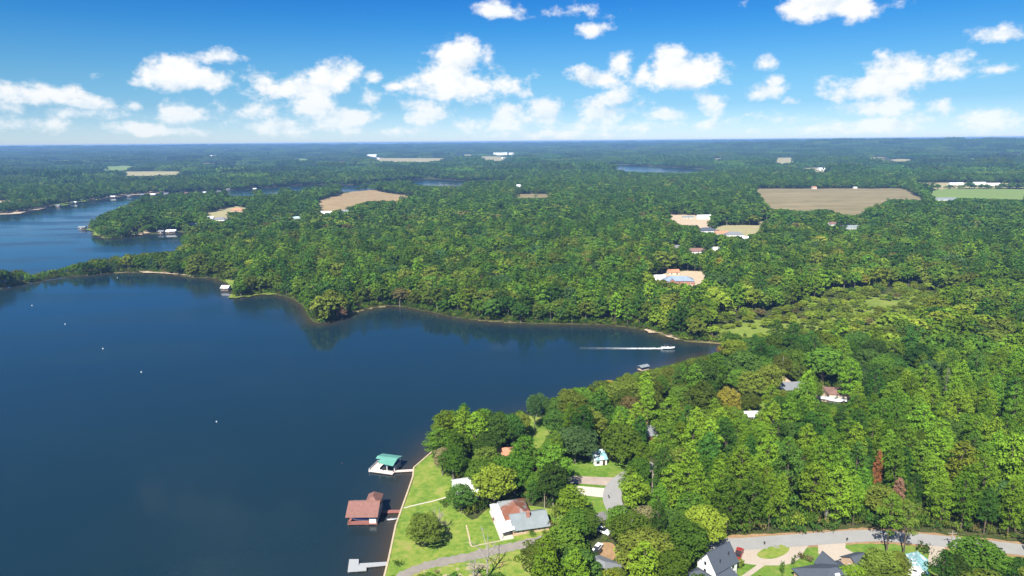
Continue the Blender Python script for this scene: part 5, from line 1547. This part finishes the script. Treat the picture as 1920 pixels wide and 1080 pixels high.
# ---- trees and shrubs the photograph singles out: (x, y, kind, height, crown radius, tint, label)
SPECIAL = [
    (797, 1022, 'oak', 9.5, 6.0, 'olive', 'round olive tree alone on the lakeside lawn'),
    (838, 846, 'pine', 17.5, 5.2, 'pine_bright', 'bright rounded pine leaning over the lake at the point'),
    (822, 866, 'pine', 14.0, 5.0, 'pine_mid', 'dense green pine at the lawn corner beside the lake'),
    (868, 850, 'pine', 19.5, 4.6, 'pine_bright', 'tallest pine on the lakeside point'),
    (893, 852, 'pine', 18.0, 4.2, 'pine_bright', 'yellowish pine right of the tallest lakeside pine'),
    (932, 846, 'oak', 15.5, 6.0, 'oak_deep', 'dark broad oak on the point facing the open water'),
    (962, 842, 'oak', 15.0, 4.6, 'oak_deep', 'dark upright oak left of the lakeside glade'),
    (1003, 806, 'oak', 16.0, 3.6, 'oak_blue', 'slender bluish tree with pale forked trunk above the glade'),
    (1075, 808, 'oak', 17.0, 7.2, 'olive', 'large olive-brown oak at the edge of the cove'),
    (1078, 868, 'oak', 14.0, 7.6, 'oak_blue', 'broad dark bluish oak left of the teal-roofed house'),
    (1163, 868, 'oak', 14.5, 7.8, 'oak_mid', 'big round green oak behind the pale concrete drive'),
    (1040, 925, 'pine', 18.0, 5.0, 'pine_mid', 'tall green pine left of the brown-paved drive'),
    (985, 900, 'pine', 17.0, 5.0, 'pine_mid', 'tall green pine left of the terracotta-roofed house'),
    (965, 925, 'oak', 14.0, 6.2, 'pine_mid', 'thick green tree behind the rust-stained roof'),
    (905, 925, 'oak', 13.0, 5.6, 'oak_mid', 'broad green tree right of the white-roofed cottage'),
    (850, 900, 'oak', 12.5, 4.6, 'oak_mid', 'green tree between the lawn and the white-roofed cottage'),
    (830, 892, 'oak', 11.0, 3.6, 'straw', 'thin greyish tree at the edge of the shore lawn'),
    (866, 962, 'oak', 10.0, 4.8, 'oak_deep', 'dark low tree where the lawn path ends'),
    (1075, 975, 'pine', 12.0, 4.6, 'pine_bright', 'bright young pine on the bank beside the dark paving'),
    (1253, 838, 'pine', 21.0, 5.6, 'pine_bright', 'large bright pine standing clear behind the brick house'),
    (1362, 792, 'oak', 15.5, 5.4, 'gold', 'golden yellow tree in the cove wood'),
    (1350, 664, 'oak', 5.0, 2.8, 'rust', 'orange-red tree at the head of the cove'),
    (1770, 762, 'dead', 19.0, 2.4, None, 'tall bare grey conifer in the right wood'),
    (1641, 930, 'pine', 17.0, 1.3, 'rust', 'narrow rust-coloured dead pine in the pine wood'),
    (1680, 965, 'pine', 13.0, 1.6, 'pink', 'small pinkish withered pine low in the pine wood'),
    (1795, 930, 'pine', 20.0, 5.4, 'yellow_green', 'large pale yellow-green tree in the pine wood'),
    (1662, 1036, 'airy_pine', 19.0, 3.6, 'pine_mid', 'tall open pine on the lawn across the street, left of two'),
    (1694, 1038, 'airy_pine', 17.0, 3.2, 'olive', 'tall open pine on the lawn across the street, right of two'),
    (1648, 1098, 'oak', 9.5, 5.8, 'olive', 'round olive oak shading the lawn between the drives'),
    (1600, 1106, 'oak', 6.8, 4.0, 'pine_bright', 'round bright tree at the bottom edge beside the garage'),
    (1682, 1085, 'oak', 8.0, 3.6, 'olive', 'bushy olive tree left of the white outbuilding'),
    (1832, 1092, 'oak', 12.5, 7.4, 'oak_mid', 'wide green oak in the bottom right corner'),
    (1912, 1100, 'oak', 8.0, 4.6, 'oak_deep', 'dark oak at the right edge of the bottom corner'),
    (1790, 1098, 'oak', 9.0, 4.4, 'oak_deep', 'small dark oak between the outbuilding and the wide oak'),
    (642, 597, 'oak', 8.5, 4.2, 'pink', 'pinkish tree on the tip of the wooded peninsula'),
    (606, 602, 'oak', 9.0, 4.6, 'yellow_green', 'yellow-green tree at the tip of the wooded peninsula'),
    (176, 432, 'pine', 17.0, 4.6, 'pine_deep', 'dark pine alone at the tip of the left peninsula'),
    (1320, 1030, 'oak', 13.5, 5.6, 'yellow_green', 'yellow-green tree behind the two-storey white house'),
    (1285, 1065, 'oak', 13.5, 6.6, 'oak_mid', 'dense green oak left of the two-storey white house'),
    (1250, 1108, 'oak', 12.0, 6.0, 'pine_mid', 'smooth green oak at the bottom edge left of the grey wing'),
    (1210, 1085, 'oak', 14.0, 7.2, 'olive', 'broad olive oak right of the grey-roofed cottage'),
    (1185, 1040, 'oak', 13.0, 5.6, 'oak_mid', 'green oak right of the bare earth yard'),
    (1058, 1072, 'oak', 14.5, 7.0, 'oak_mid', 'big oak left of the grey-roofed cottage'),
    (1018, 1095, 'oak', 13.0, 6.0, 'olive', 'olive oak at the bottom edge right of the bare dead tree'),
    (1085, 1120, 'oak', 13.0, 6.6, 'oak_deep', 'dark oak at the bottom edge below the cottage'),
    (1078, 1020, 'oak', 11.0, 5.0, 'oak_mid', 'green oak on the upper side of the two parked cars'),
    (1160, 1005, 'oak', 10.0, 4.6, 'oak_mid', 'green tree right of the white pickup under the oaks'),
    (1205, 1008, 'oak', 10.0, 4.6, 'straw', 'pale greyish tree beside the hidden bend of the street'),
    (1255, 1020, 'oak', 11.0, 5.2, 'oak_deep', 'dark tree by the street left of the yellow-green one'),
    (1186, 968, 'pine', 15.0, 4.2, 'pine_bright', 'bright pine on the inside of the street bend'),
    (1180, 938, 'pine', 12.0, 3.6, 'pine_bright', 'light green pine over the right side of the street bend'),
    (1196, 916, 'oak', 11.0, 4.4, 'oak_mid', 'green tree behind the street bend beside the pale utility pole'),
    (1102, 1012, 'oak', 9.0, 4.0, 'oak_mid', 'small oak between the dark paving and the parked cars'),
    (1140, 1130, 'oak', 9.0, 4.2, 'yellow_green', 'bright small tree at the bottom edge below the cottage roof'),
]
SHRUBS = [(1733, 1040, 2.6, 3.2, 'oak_deep', 'round clipped dark bush beside the gravel drive'), (1503, 1050, 1.6, 2.6, 'brown', 'reddish shrub at the edge of the curved drive'),
          (1386, 1066, 1.7, 3.4, 'olive', 'bushy shrub at the corner of the two-storey white house'), (1487, 1064, 0.8, 4.2, 'oak_deep', 'narrow dark columnar shrub beside the curved drive'),
          (1465, 1082, 0.9, 4.6, 'oak_deep', 'narrow dark columnar shrub at the bottom edge of the front lawn'), (997, 1006, 1.5, 2.2, 'oak_mid', 'round bush below the front wall of the lakeside house'),
          (1020, 1001, 1.2, 1.6, 'olive', 'low bush at the right end of the lakeside house front'), (1042, 996, 3.0, 4.0, 'brown', 'large brownish bush at the right gable of the lakeside house'),
          (1040, 972, 2.4, 4.5, 'yellow_green', 'yellow-green shrub behind the right gable of the lakeside house'), (926, 978, 1.0, 1.6, 'rust', 'small reddish shrub by the white porch roof'),
          (745, 1062, 1.6, 2.4, 'oak_mid', 'small green bush where the grey dock meets the lawn'), (832, 952, 2.2, 3.2, 'oak_mid', 'green shrub beside the end of the lawn path'),
          (818, 1075, 1.0, 1.2, 'straw', 'pale dry tuft beside the gravel track'), (1560, 996, 2.2, 3.0, 'oak_deep', 'dark hedge-like bush at the edge of the pine wood, middle of three'), (1530, 998, 2.4, 3.2, 'oak_deep', 'dark hedge-like bush at the edge of the pine wood, right of the drive island'), (1500, 1001, 2.4, 3.0, 'oak_deep', 'dark hedge-like bush at the edge of the pine wood, leftmost of three'),
          (1518, 1054, 1.6, 2.0, 'straw', 'pale dry shrub behind the dark slate roof')]

placed = []                                                # (x, y, radius) for spacing
TREES = []                                                 # dict per individual tree
for (px, py, k, h, r, t, lab) in SPECIAL:
    p = at(px, py)
    TREES.append(dict(x=p.x, y=p.y, z=p.z, kind=k, h=h, r=r, tint=t, label=lab))
    placed.append((p.x, p.y, r))
cell = 6.0
gridh = {}
def gput(x, y, r):
    gridh.setdefault((int(x // cell), int(y // cell)), []).append((x, y, r))
for q in placed:
    gput(*q)
for i in np.where(keep)[0]:
    x, y, r = cx_[i], cy_[i], rd[i]
    gx_, gy_ = int(x // cell), int(y // cell)
    good = True
    for a in range(gx_ - 2, gx_ + 3):
        for b_ in range(gy_ - 2, gy_ + 3):
            for (qx, qy, qr) in gridh.get((a, b_), ()):
                if (qx - x) ** 2 + (qy - y) ** 2 < (0.75 * (qr + r)) ** 2:
                    good = False; break
            if not good: break
        if not good: break
    if good:
        gput(x, y, r); near_sel.append(i)
near_sel = np.array(near_sel)

# largest in the photograph first: about 280 pines and 280 broadleaved trees are things of their own, the others one wood
X0, Y0, D0 = project(np.column_stack([cx_[near_sel], cy_[near_sel], hz[near_sel] + hh[near_sel] * 0.7]))
size_px = hh[near_sel] / D0 * FPX
infr = (X0 > -20) & (X0 < 1940) & (Y0 < 1100)
size_px = np.where(infr, size_px, 0)
order = np.argsort(-size_px)
n_own = {0: 0, 1: 0}
for t in TREES:
    if t['kind'] == 'pine': n_own[0] += 1
    elif t['kind'] == 'oak': n_own[1] += 1
own, rest = [], []
for o in order:
    k = int(kd[near_sel[o]])
    if size_px[o] > 30 and n_own[k] < 290:
        own.append(near_sel[o]); n_own[k] += 1
    else:
        rest.append(near_sel[o])
for i in own:
    TREES.append(dict(x=cx_[i], y=cy_[i], z=hz[i], kind='pine' if kd[i] == 0 else 'oak', h=hh[i], r=rd[i], tint=tn[i], label=None))

# labels: which tree, counted from something one can find
LM = [(s, x, y) for s, x, y in LANDMARK if math.hypot(x, y) < 420] + [('the cove head', *ray_ground(1375, 652)), ('the lakeside glade', *at(1010, 815)[:2]), ('the street bend', *at(1150, 930)[:2]), ('the street at the tall open pines', *at(1660, 1003)[:2]), ('the street at the right edge', *at(1900, 1028)[:2]), ('the grey conifer snag', *at(1770, 762)[:2]), ('the rust-coloured dead pine', *at(1641, 930)[:2]), ('the pale yellow-green tree', *at(1795, 930)[:2]), ('the golden yellow tree', *at(1362, 792)[:2]), ('the right edge above the pine wood', *at(1900, 800)[:2]), ('the marsh', *at(1560, 605)[:2])]
bucket = {}
for t in TREES:
    if t['label']: continue
    a = np.array([t['x'], t['y']])
    s, lx, ly = min(LM, key=lambda q: (q[1] - a[0]) ** 2 + (q[2] - a[1]) ** 2)
    v = a - np.array([lx, ly])
    f = np.array([lx, ly]) / math.hypot(lx, ly)
    along, side_ = v @ f, v @ np.array([f[1], -f[0]])
    where = ('behind' if along > 0 else 'in front of') if abs(along) > abs(side_) else ('right of' if side_ > 0 else 'left of')
    bucket.setdefault((s, where, t['kind'], WORDS[t['tint']]), []).append((float(np.hypot(*v)), t))
for (s, where, k, wd), lst in bucket.items():
    lst.sort(key=lambda q: q[0])
    for n, (d, t) in enumerate(lst):
        on = '' if len(lst) == 1 else (ordn[n] + ' ' if n < len(ordn) else 'farthest ')
        what = 'pine' if k == 'pine' else 'broadleaf tree'
        t['label'] = (on + wd + ' ' + what + ' ' + where + ' ' + s)
        t['group'] = 'pines of the near wood' if k == 'pine' else 'broadleaf trees of the near wood'

def dead_tree(p, h, r, label, seed, cone=False):
    rng = np.random.default_rng(seed)
    t = root('dead_tree', p, rng.uniform(0, 6), label, 'dead tree')
    limbs = []
    n = 30 if cone else 9
    for k in range(n):
        u = 0.25 + 0.7 * (k / n)
        a = k * 2.4
        ln = r * ((1.05 - u) * 1.5 if cone else rng.uniform(0.6, 1.1))
        up = 0.1 * ln if cone else ln * rng.uniform(0.6, 1.2)
        limbs.append((h * u * (1 if cone else 0.62), (ln * math.cos(a), ln * math.sin(a), h * u * (1 if cone else 0.62) + up)))
    obj('trunk', trunk_mesh('dead_trunk', rng, h, 0.16 if cone else 0.26, MATS['bark_dead' if not cone else 'bark_grey'], limbs, 0.97, 0.3, 0.05 if cone else 0.085), t)
    tw = MB()
    for (z0, e) in limbs:
        for k in range(6 if cone else 7):
            b_ = Vector(e) * (0.5 + 0.5 * rng.random()); b_.z = z0 + (e[2] - z0) * (0.5 + 0.5 * rng.random())
            d = Vector(rng.normal(size=3)) * (0.5 if cone else 1.0); d.z = abs(d.z) * (0.3 if cone else 1.0)
            tw.tube([b_, b_ + d * 0.5, b_ + d + Vector((0, 0, 0.15))], [0.05, 0.035, 0.015], 4, cap=False)
    tag(tw.build('twigs', MATS['bark_dead' if not cone else 'bark_grey'], t), kind='stuff')
    return t

counts = {}
for t in TREES:
    k = t['kind']
    if k == 'dead':
        dead_tree((t['x'], t['y'], t['z']), t['h'], t['r'], t['label'], 5, True)
        continue
    lib = NEAR[k]
    v = counts.get(k, 0); counts[k] = v + 1
    tm, cm = lib[(v * 5 + v // 7) % len(lib)]
    baseH, baseR = (20.0, 3.8) if 'pine' in k else (14.0, 5.6)
    r = root('pine_tree' if 'pine' in k else 'oak_tree', (t['x'], t['y'], t['z'] - 0.1), random.uniform(0, 6.283), t['label'], 'pine tree' if 'pine' in k else 'tree', t.get('group'))
    s = t['r'] / baseR
    r.scale = (s, s * random.uniform(0.92, 1.08), t['h'] / baseH)
    obj('trunk', tm, r)
    c = obj('crown', cm, r)
    c.color = (*TINT[t['tint']], 1)

for (px, py, h, r_, lab, sd_) in [(914, 1084, 15.0, 5.5, 'bare grey dead tree beside the gravel track at the bottom edge', 71), (822, 1002, 10.0, 2.6, 'slender bare dead tree on the lawn right of the round olive tree', 72), (888, 1085, 8.0, 2.0, 'small bare dead tree left of the larger bare tree', 73), (1548, 984, 14.0, 1.8, 'bare grey snag at the front of the pine wood above the first drive', 74), (1352, 940, 17.0, 2.4, 'bare grey snag inside the left part of the pine wood', 76)]:
    p = at(px, py)
    dead_tree(tuple(p), h, r_, lab, sd_)

def bush_mesh(seed, n=12, nper=30, size=0.3):
    rng = np.random.default_rng(seed)
    cl = []
    for i in range(n):
        a = i * 2.4; k = rng.uniform(0.25, 0.7)
        cl.append(((k * math.cos(a), k * math.sin(a), rng.uniform(0.35, 0.8)), (0.36, 0.36, 0.30)))
    V, F4 = leaf_quads(rng, [(np.array(c) * 1.0, r) for c, r in cl], nper * 17, size * 0.42)
    return mesh_from('bush_foliage', V, F4, MATS['foliage'])
BUSH = [bush_mesh(800 + k, 10, 14) for k in range(4)]
for n, (px, py, r_, h, t, lab) in enumerate(SHRUBS):
    p = at(px, py)
    b_ = root('shrub', (p.x, p.y, p.z), n * 1.3, lab, 'shrub')
    b_.scale = (r_, r_, h)
    MB().tube([(0, 0, -0.1), (0.02, 0.01, 0.5)], [0.06, 0.03], 5).build('stem', MATS['bark_brown'], b_)
    c = obj('foliage', BUSH[n % 4], b_)
    c.color = (*TINT[t], 1)

# ------------------------------------------------------------------ the woods beyond: scattered as masses
def scatter(name, label, protos, P, idx, scl, rot, tints):
    """One object whose points carry copies of the given prototype objects."""
    col = bpy.data.collections.new(name + '_stock')
    for k, me in enumerate(protos):
        o = bpy.data.objects.new('%s_stock_%03d' % (name, k), me)
        col.objects.link(o)
    me = bpy.data.meshes.new(name)
    P = np.asarray(P, np.float32)
    me.vertices.add(len(P)); me.vertices.foreach_set('co', P.ravel())
    ta = np.ones((len(P), 4), np.float32)
    ta[:, :3] = np.array([TINT[t] for t in tints])
    me.attributes.new('tint', 'FLOAT_COLOR', 'POINT').data.foreach_set('color', ta.ravel())
    me.attributes.new('pick', 'INT', 'POINT').data.foreach_set('value', np.asarray(idx, np.int32))
    me.attributes.new('grow', 'FLOAT_VECTOR', 'POINT').data.foreach_set('vector', np.asarray(scl, np.float32).ravel())
    me.attributes.new('turn', 'FLOAT_VECTOR', 'POINT').data.foreach_set('vector', np.column_stack([np.zeros(len(P)), np.zeros(len(P)), rot]).astype(np.float32).ravel())
    o = obj(name, me)
    ng = bpy.data.node_groups.new(name, 'GeometryNodeTree')
    ng.interface.new_socket('Geometry', in_out='INPUT', socket_type='NodeSocketGeometry')
    ng.interface.new_socket('Geometry', in_out='OUTPUT', socket_type='NodeSocketGeometry')
    gi = ng.nodes.new('NodeGroupInput'); go = ng.nodes.new('NodeGroupOutput')
    ci = ng.nodes.new('GeometryNodeCollectionInfo')
    ci.inputs['Collection'].default_value = col
    ci.inputs['Separate Children'].default_value = True
    ci.inputs['Reset Children'].default_value = True
    iop = ng.nodes.new('GeometryNodeInstanceOnPoints')
    iop.inputs['Pick Instance'].default_value = True
    def attr(nm, typ):
        n = ng.nodes.new('GeometryNodeInputNamedAttribute')
        n.data_type = typ
        n.inputs['Name'].default_value = nm
        return n.outputs['Attribute']
    e2r = ng.nodes.new('FunctionNodeEulerToRotation')
    L = ng.links.new
    L(gi.outputs[0], iop.inputs['Points'])
    L(ci.outputs[0], iop.inputs['Instance'])
    L(attr('pick', 'INT'), iop.inputs['Instance Index'])
    L(attr('turn', 'FLOAT_VECTOR'), e2r.inputs[0])
    L(e2r.outputs[0], iop.inputs['Rotation'])
    L(attr('grow', 'FLOAT_VECTOR'), iop.inputs['Scale'])
    L(iop.outputs[0], go.inputs[0])
    md = o.modifiers.new('scatter', 'NODES')
    md.node_group = ng
    return tag(o, label, 'woodland', kind='stuff')

def joined(tm, cm):
    """Trunk and crown of a far tree as one mesh."""
    me = bpy.data.meshes.new('wood_tree')
    a = np.empty(len(tm.vertices) * 3, np.float32); tm.vertices.foreach_get('co', a)
    c = np.empty(len(cm.vertices) * 3, np.float32); cm.vertices.foreach_get('co', c)
    nv = len(tm.vertices)
    V = np.concatenate([a, c]).reshape(-1, 3)
    F = [tuple(p.vertices) for p in tm.polygons] + [tuple(i + nv for i in p.vertices) for p in cm.polygons]
    me.from_pydata(V.tolist(), [], F)
    me.materials.append(tm.materials[0]); me.materials.append(MATS['wood_foliage'])
    mi = np.zeros(len(F), np.int32); mi[len(tm.polygons):] = 1
    me.polygons.foreach_set('material_index', mi)
    me.update()
    return me

def stock(lib, nvp, nvo):
    ms_ = [joined(*m_) for m_ in lib['pine'][:nvp]] + [joined(*m_) for m_ in lib['oak'][:nvo]]
    return ms_, (nvp, nvo)

def pick(lut, kind):
    rv = RNG.integers(0, 1000, len(kind))
    return np.where(kind == 0, rv % lut[0], lut[0] + rv % lut[1]).astype(np.int32)

def grow(kind, h, rad):
    s = np.where(kind == 0, rad / 3.8, rad / 5.6)
    return np.column_stack([s, s, np.where(kind == 0, h / 20.0, h / 14.0)])

pr, lut = stock(NEAR, 4, 5)
i = np.array(rest)
scatter('near_woodland', 'mixed woodland behind the nearest trees on the right', pr, np.column_stack([cx_[i], cy_[i], hz[i] - 0.1]), pick(lut, kd[i]), grow(kd[i], hh[i], rd[i]), RNG.uniform(0, 6.28, len(i)), tn[i])

def wood(name, label, r0, r1, s, az0, az1, lib, nvp, nvo, grow_f=1.0, thin=0.0):
    x, y = candidates(r0, r1, s, az0, az1)
    o = allowed(x, y, 0.8)
    x, y = x[o], y[o]
    z = land_height(x, y)
    k, t, m_ = species(x, y)
    h, r = tree_sizes(k, m_)
    h *= 0.94; r *= grow_f
    kp = shrink_to_fit(x, y, z, h, r)
    x, y, z, k, t, h, r = x[kp], y[kp], z[kp], k[kp], t[kp], h[kp], r[kp]
    pr, lut = stock(lib, nvp, nvo)
    return scatter(name, label, pr, np.column_stack([x, y, z - 0.1]), pick(lut, k), grow(k, h, r), RNG.uniform(0, 6.28, len(x)), t)
wood('middle_woodland', 'woodland covering the land between the lake and the fields', 400, 900, 8.0, -43, 43, MIDL, 4, 5, 1.08)
wood('distant_woodland', 'woodland around the far lake arm and the fields', 900, 2300, 10.0, -42, 42, FARL, 3, 4, 1.3)

# undergrowth on the floor of the near wood
x, y = candidates(105, 420, 3.6, -30, 44)
o = allowed(x, y, 0.3)
x, y = x[o], y[o]
xs_, ys_ = candidates(330, 1050, 2.5, -43, 30)
o = allowed(xs_, ys_, 0.2)
o[o] = shore_sd(xs_[o], ys_[o]) < 8
x, y = np.concatenate([x, xs_[o]]), np.concatenate([y, ys_[o]])
# thicket along the edge of the pine wood above the street
xe_, ye_ = candidates(140, 230, 1.9, 10, 44)
de_ = line_dist(ROADS[0][0], xe_, ye_)
e_ = in_poly(PINEWOOD, xe_, ye_) & (de_ > 5.6) & (de_ < 13)
n_edge = int(e_.sum())
x, y = np.concatenate([x, xe_[e_]]), np.concatenate([y, ye_[e_]])
z = land_height(x, y)
h = RNG.uniform(1.2, 4.8, len(x)); r = RNG.uniform(1.3, 2.7, len(x))
h[-n_edge:] = RNG.uniform(2.2, 6.0, n_edge)
b_ = ~shrink_to_fit(x, y, z, h, r)
x, y, z, h, r = x[~b_], y[~b_], z[~b_], h[~b_], r[~b_]
tl = ['oak_deep', 'oak_mid', 'olive', 'brown', 'yellow_green', 'pine_deep']
wild = [bush_mesh(820 + k, 10, 9, 0.36) for k in range(3)]
for m_ in wild:
    m_.materials[0] = MATS['wood_foliage']
scatter('undergrowth', 'bushes and saplings on the floor of the near wood', wild, np.column_stack([x, y, z]), RNG.integers(0, 3, len(x)), np.column_stack([r, r, h]), RNG.uniform(0, 6.28, len(x)), RNG.choice(tl, len(x), p=[0.28, 0.26, 0.18, 0.08, 0.08, 0.12]))

# forest to the horizon: patches of canopy
def patch_mesh(seed, S=110.0):
    rng = np.random.default_rng(seed)
    cl = []
    n = 120
    for i in range(n):
        a = i * 2.39996
        rr = S * 0.52 * math.sqrt((i + 0.5) / n)
        h = rng.uniform(9, 17)
        R = rng.uniform(4.0, 6.5)
        cx, cyy = rr * math.cos(a) + rng.normal() * 3, rr * math.sin(a) + rng.normal() * 3
        cl.append(((cx, cyy, h - R * 0.8), (R, R, R * 0.9)))
        cl.append(((cx + rng.normal() * 2, cyy + rng.normal() * 2, h * 0.45), (R * 0.9, R * 0.9, h * 0.42)))
    V, F4 = leaf_quads(rng, cl, 0.9, 3.0, 0.5)
    return mesh_from('canopy_patch', V, F4, MATS['wood_foliage'])
PATCH = [patch_mesh(900 + k) for k in range(5)]
x, y = candidates(2250, 14500, 92, -41, 41)
z = land_height(x, y)
ok = np.ones(len(x), bool)
for dx, dy in ((0, 0), (40, 0), (-40, 0), (0, 40), (0, -40)):
    ok &= allowed(x + dx, y + dy, 3.0)
ok &= ~covers(x, y, z, np.full(len(x), 22.0), np.full(len(x), 55.0))
x, y, z = x[ok], y[ok], z[ok]
sz = RNG.uniform(0.8, 1.45, len(x))
tall = np.where(RNG.random(len(x)) < 0.10, 1.6, 1.0)
scatter('horizon_forest', 'unbroken forest reaching the horizon', PATCH, np.column_stack([x, y, z - 0.5]), RNG.integers(0, 5, len(x)), np.column_stack([np.full(len(x), 1.1), np.full(len(x), 1.1), sz * tall]), RNG.uniform(0, 6.28, len(x)), RNG.choice(['oak_deep', 'oak_mid', 'pine_deep', 'oak_blue'], len(x), p=[0.4, 0.25, 0.2, 0.15]))
print('TREES own', n_own, 'rest', len(rest), 'horizon', len(x))

# ------------------------------------------------------------------ haze: the air between the camera and the horizon
mb = MB().box(-21000, 21000, -600, 21000, -6.0, 124.0)
hz_o = mb.build('haze')
m, nt, out = new_mat('haze_air')
pv = N(nt, 'ShaderNodeVolumePrincipled', {'Color': rgba((0.26, 0.50, 0.92)), 'Density': 1.05e-4, 'Anisotropy': 0.0})
nt.links.new(pv.outputs[0], out.inputs['Volume'])
hz_o.data.materials.append(m)
tag(hz_o, 'thin blue haze over the distance', 'haze', kind='stuff')
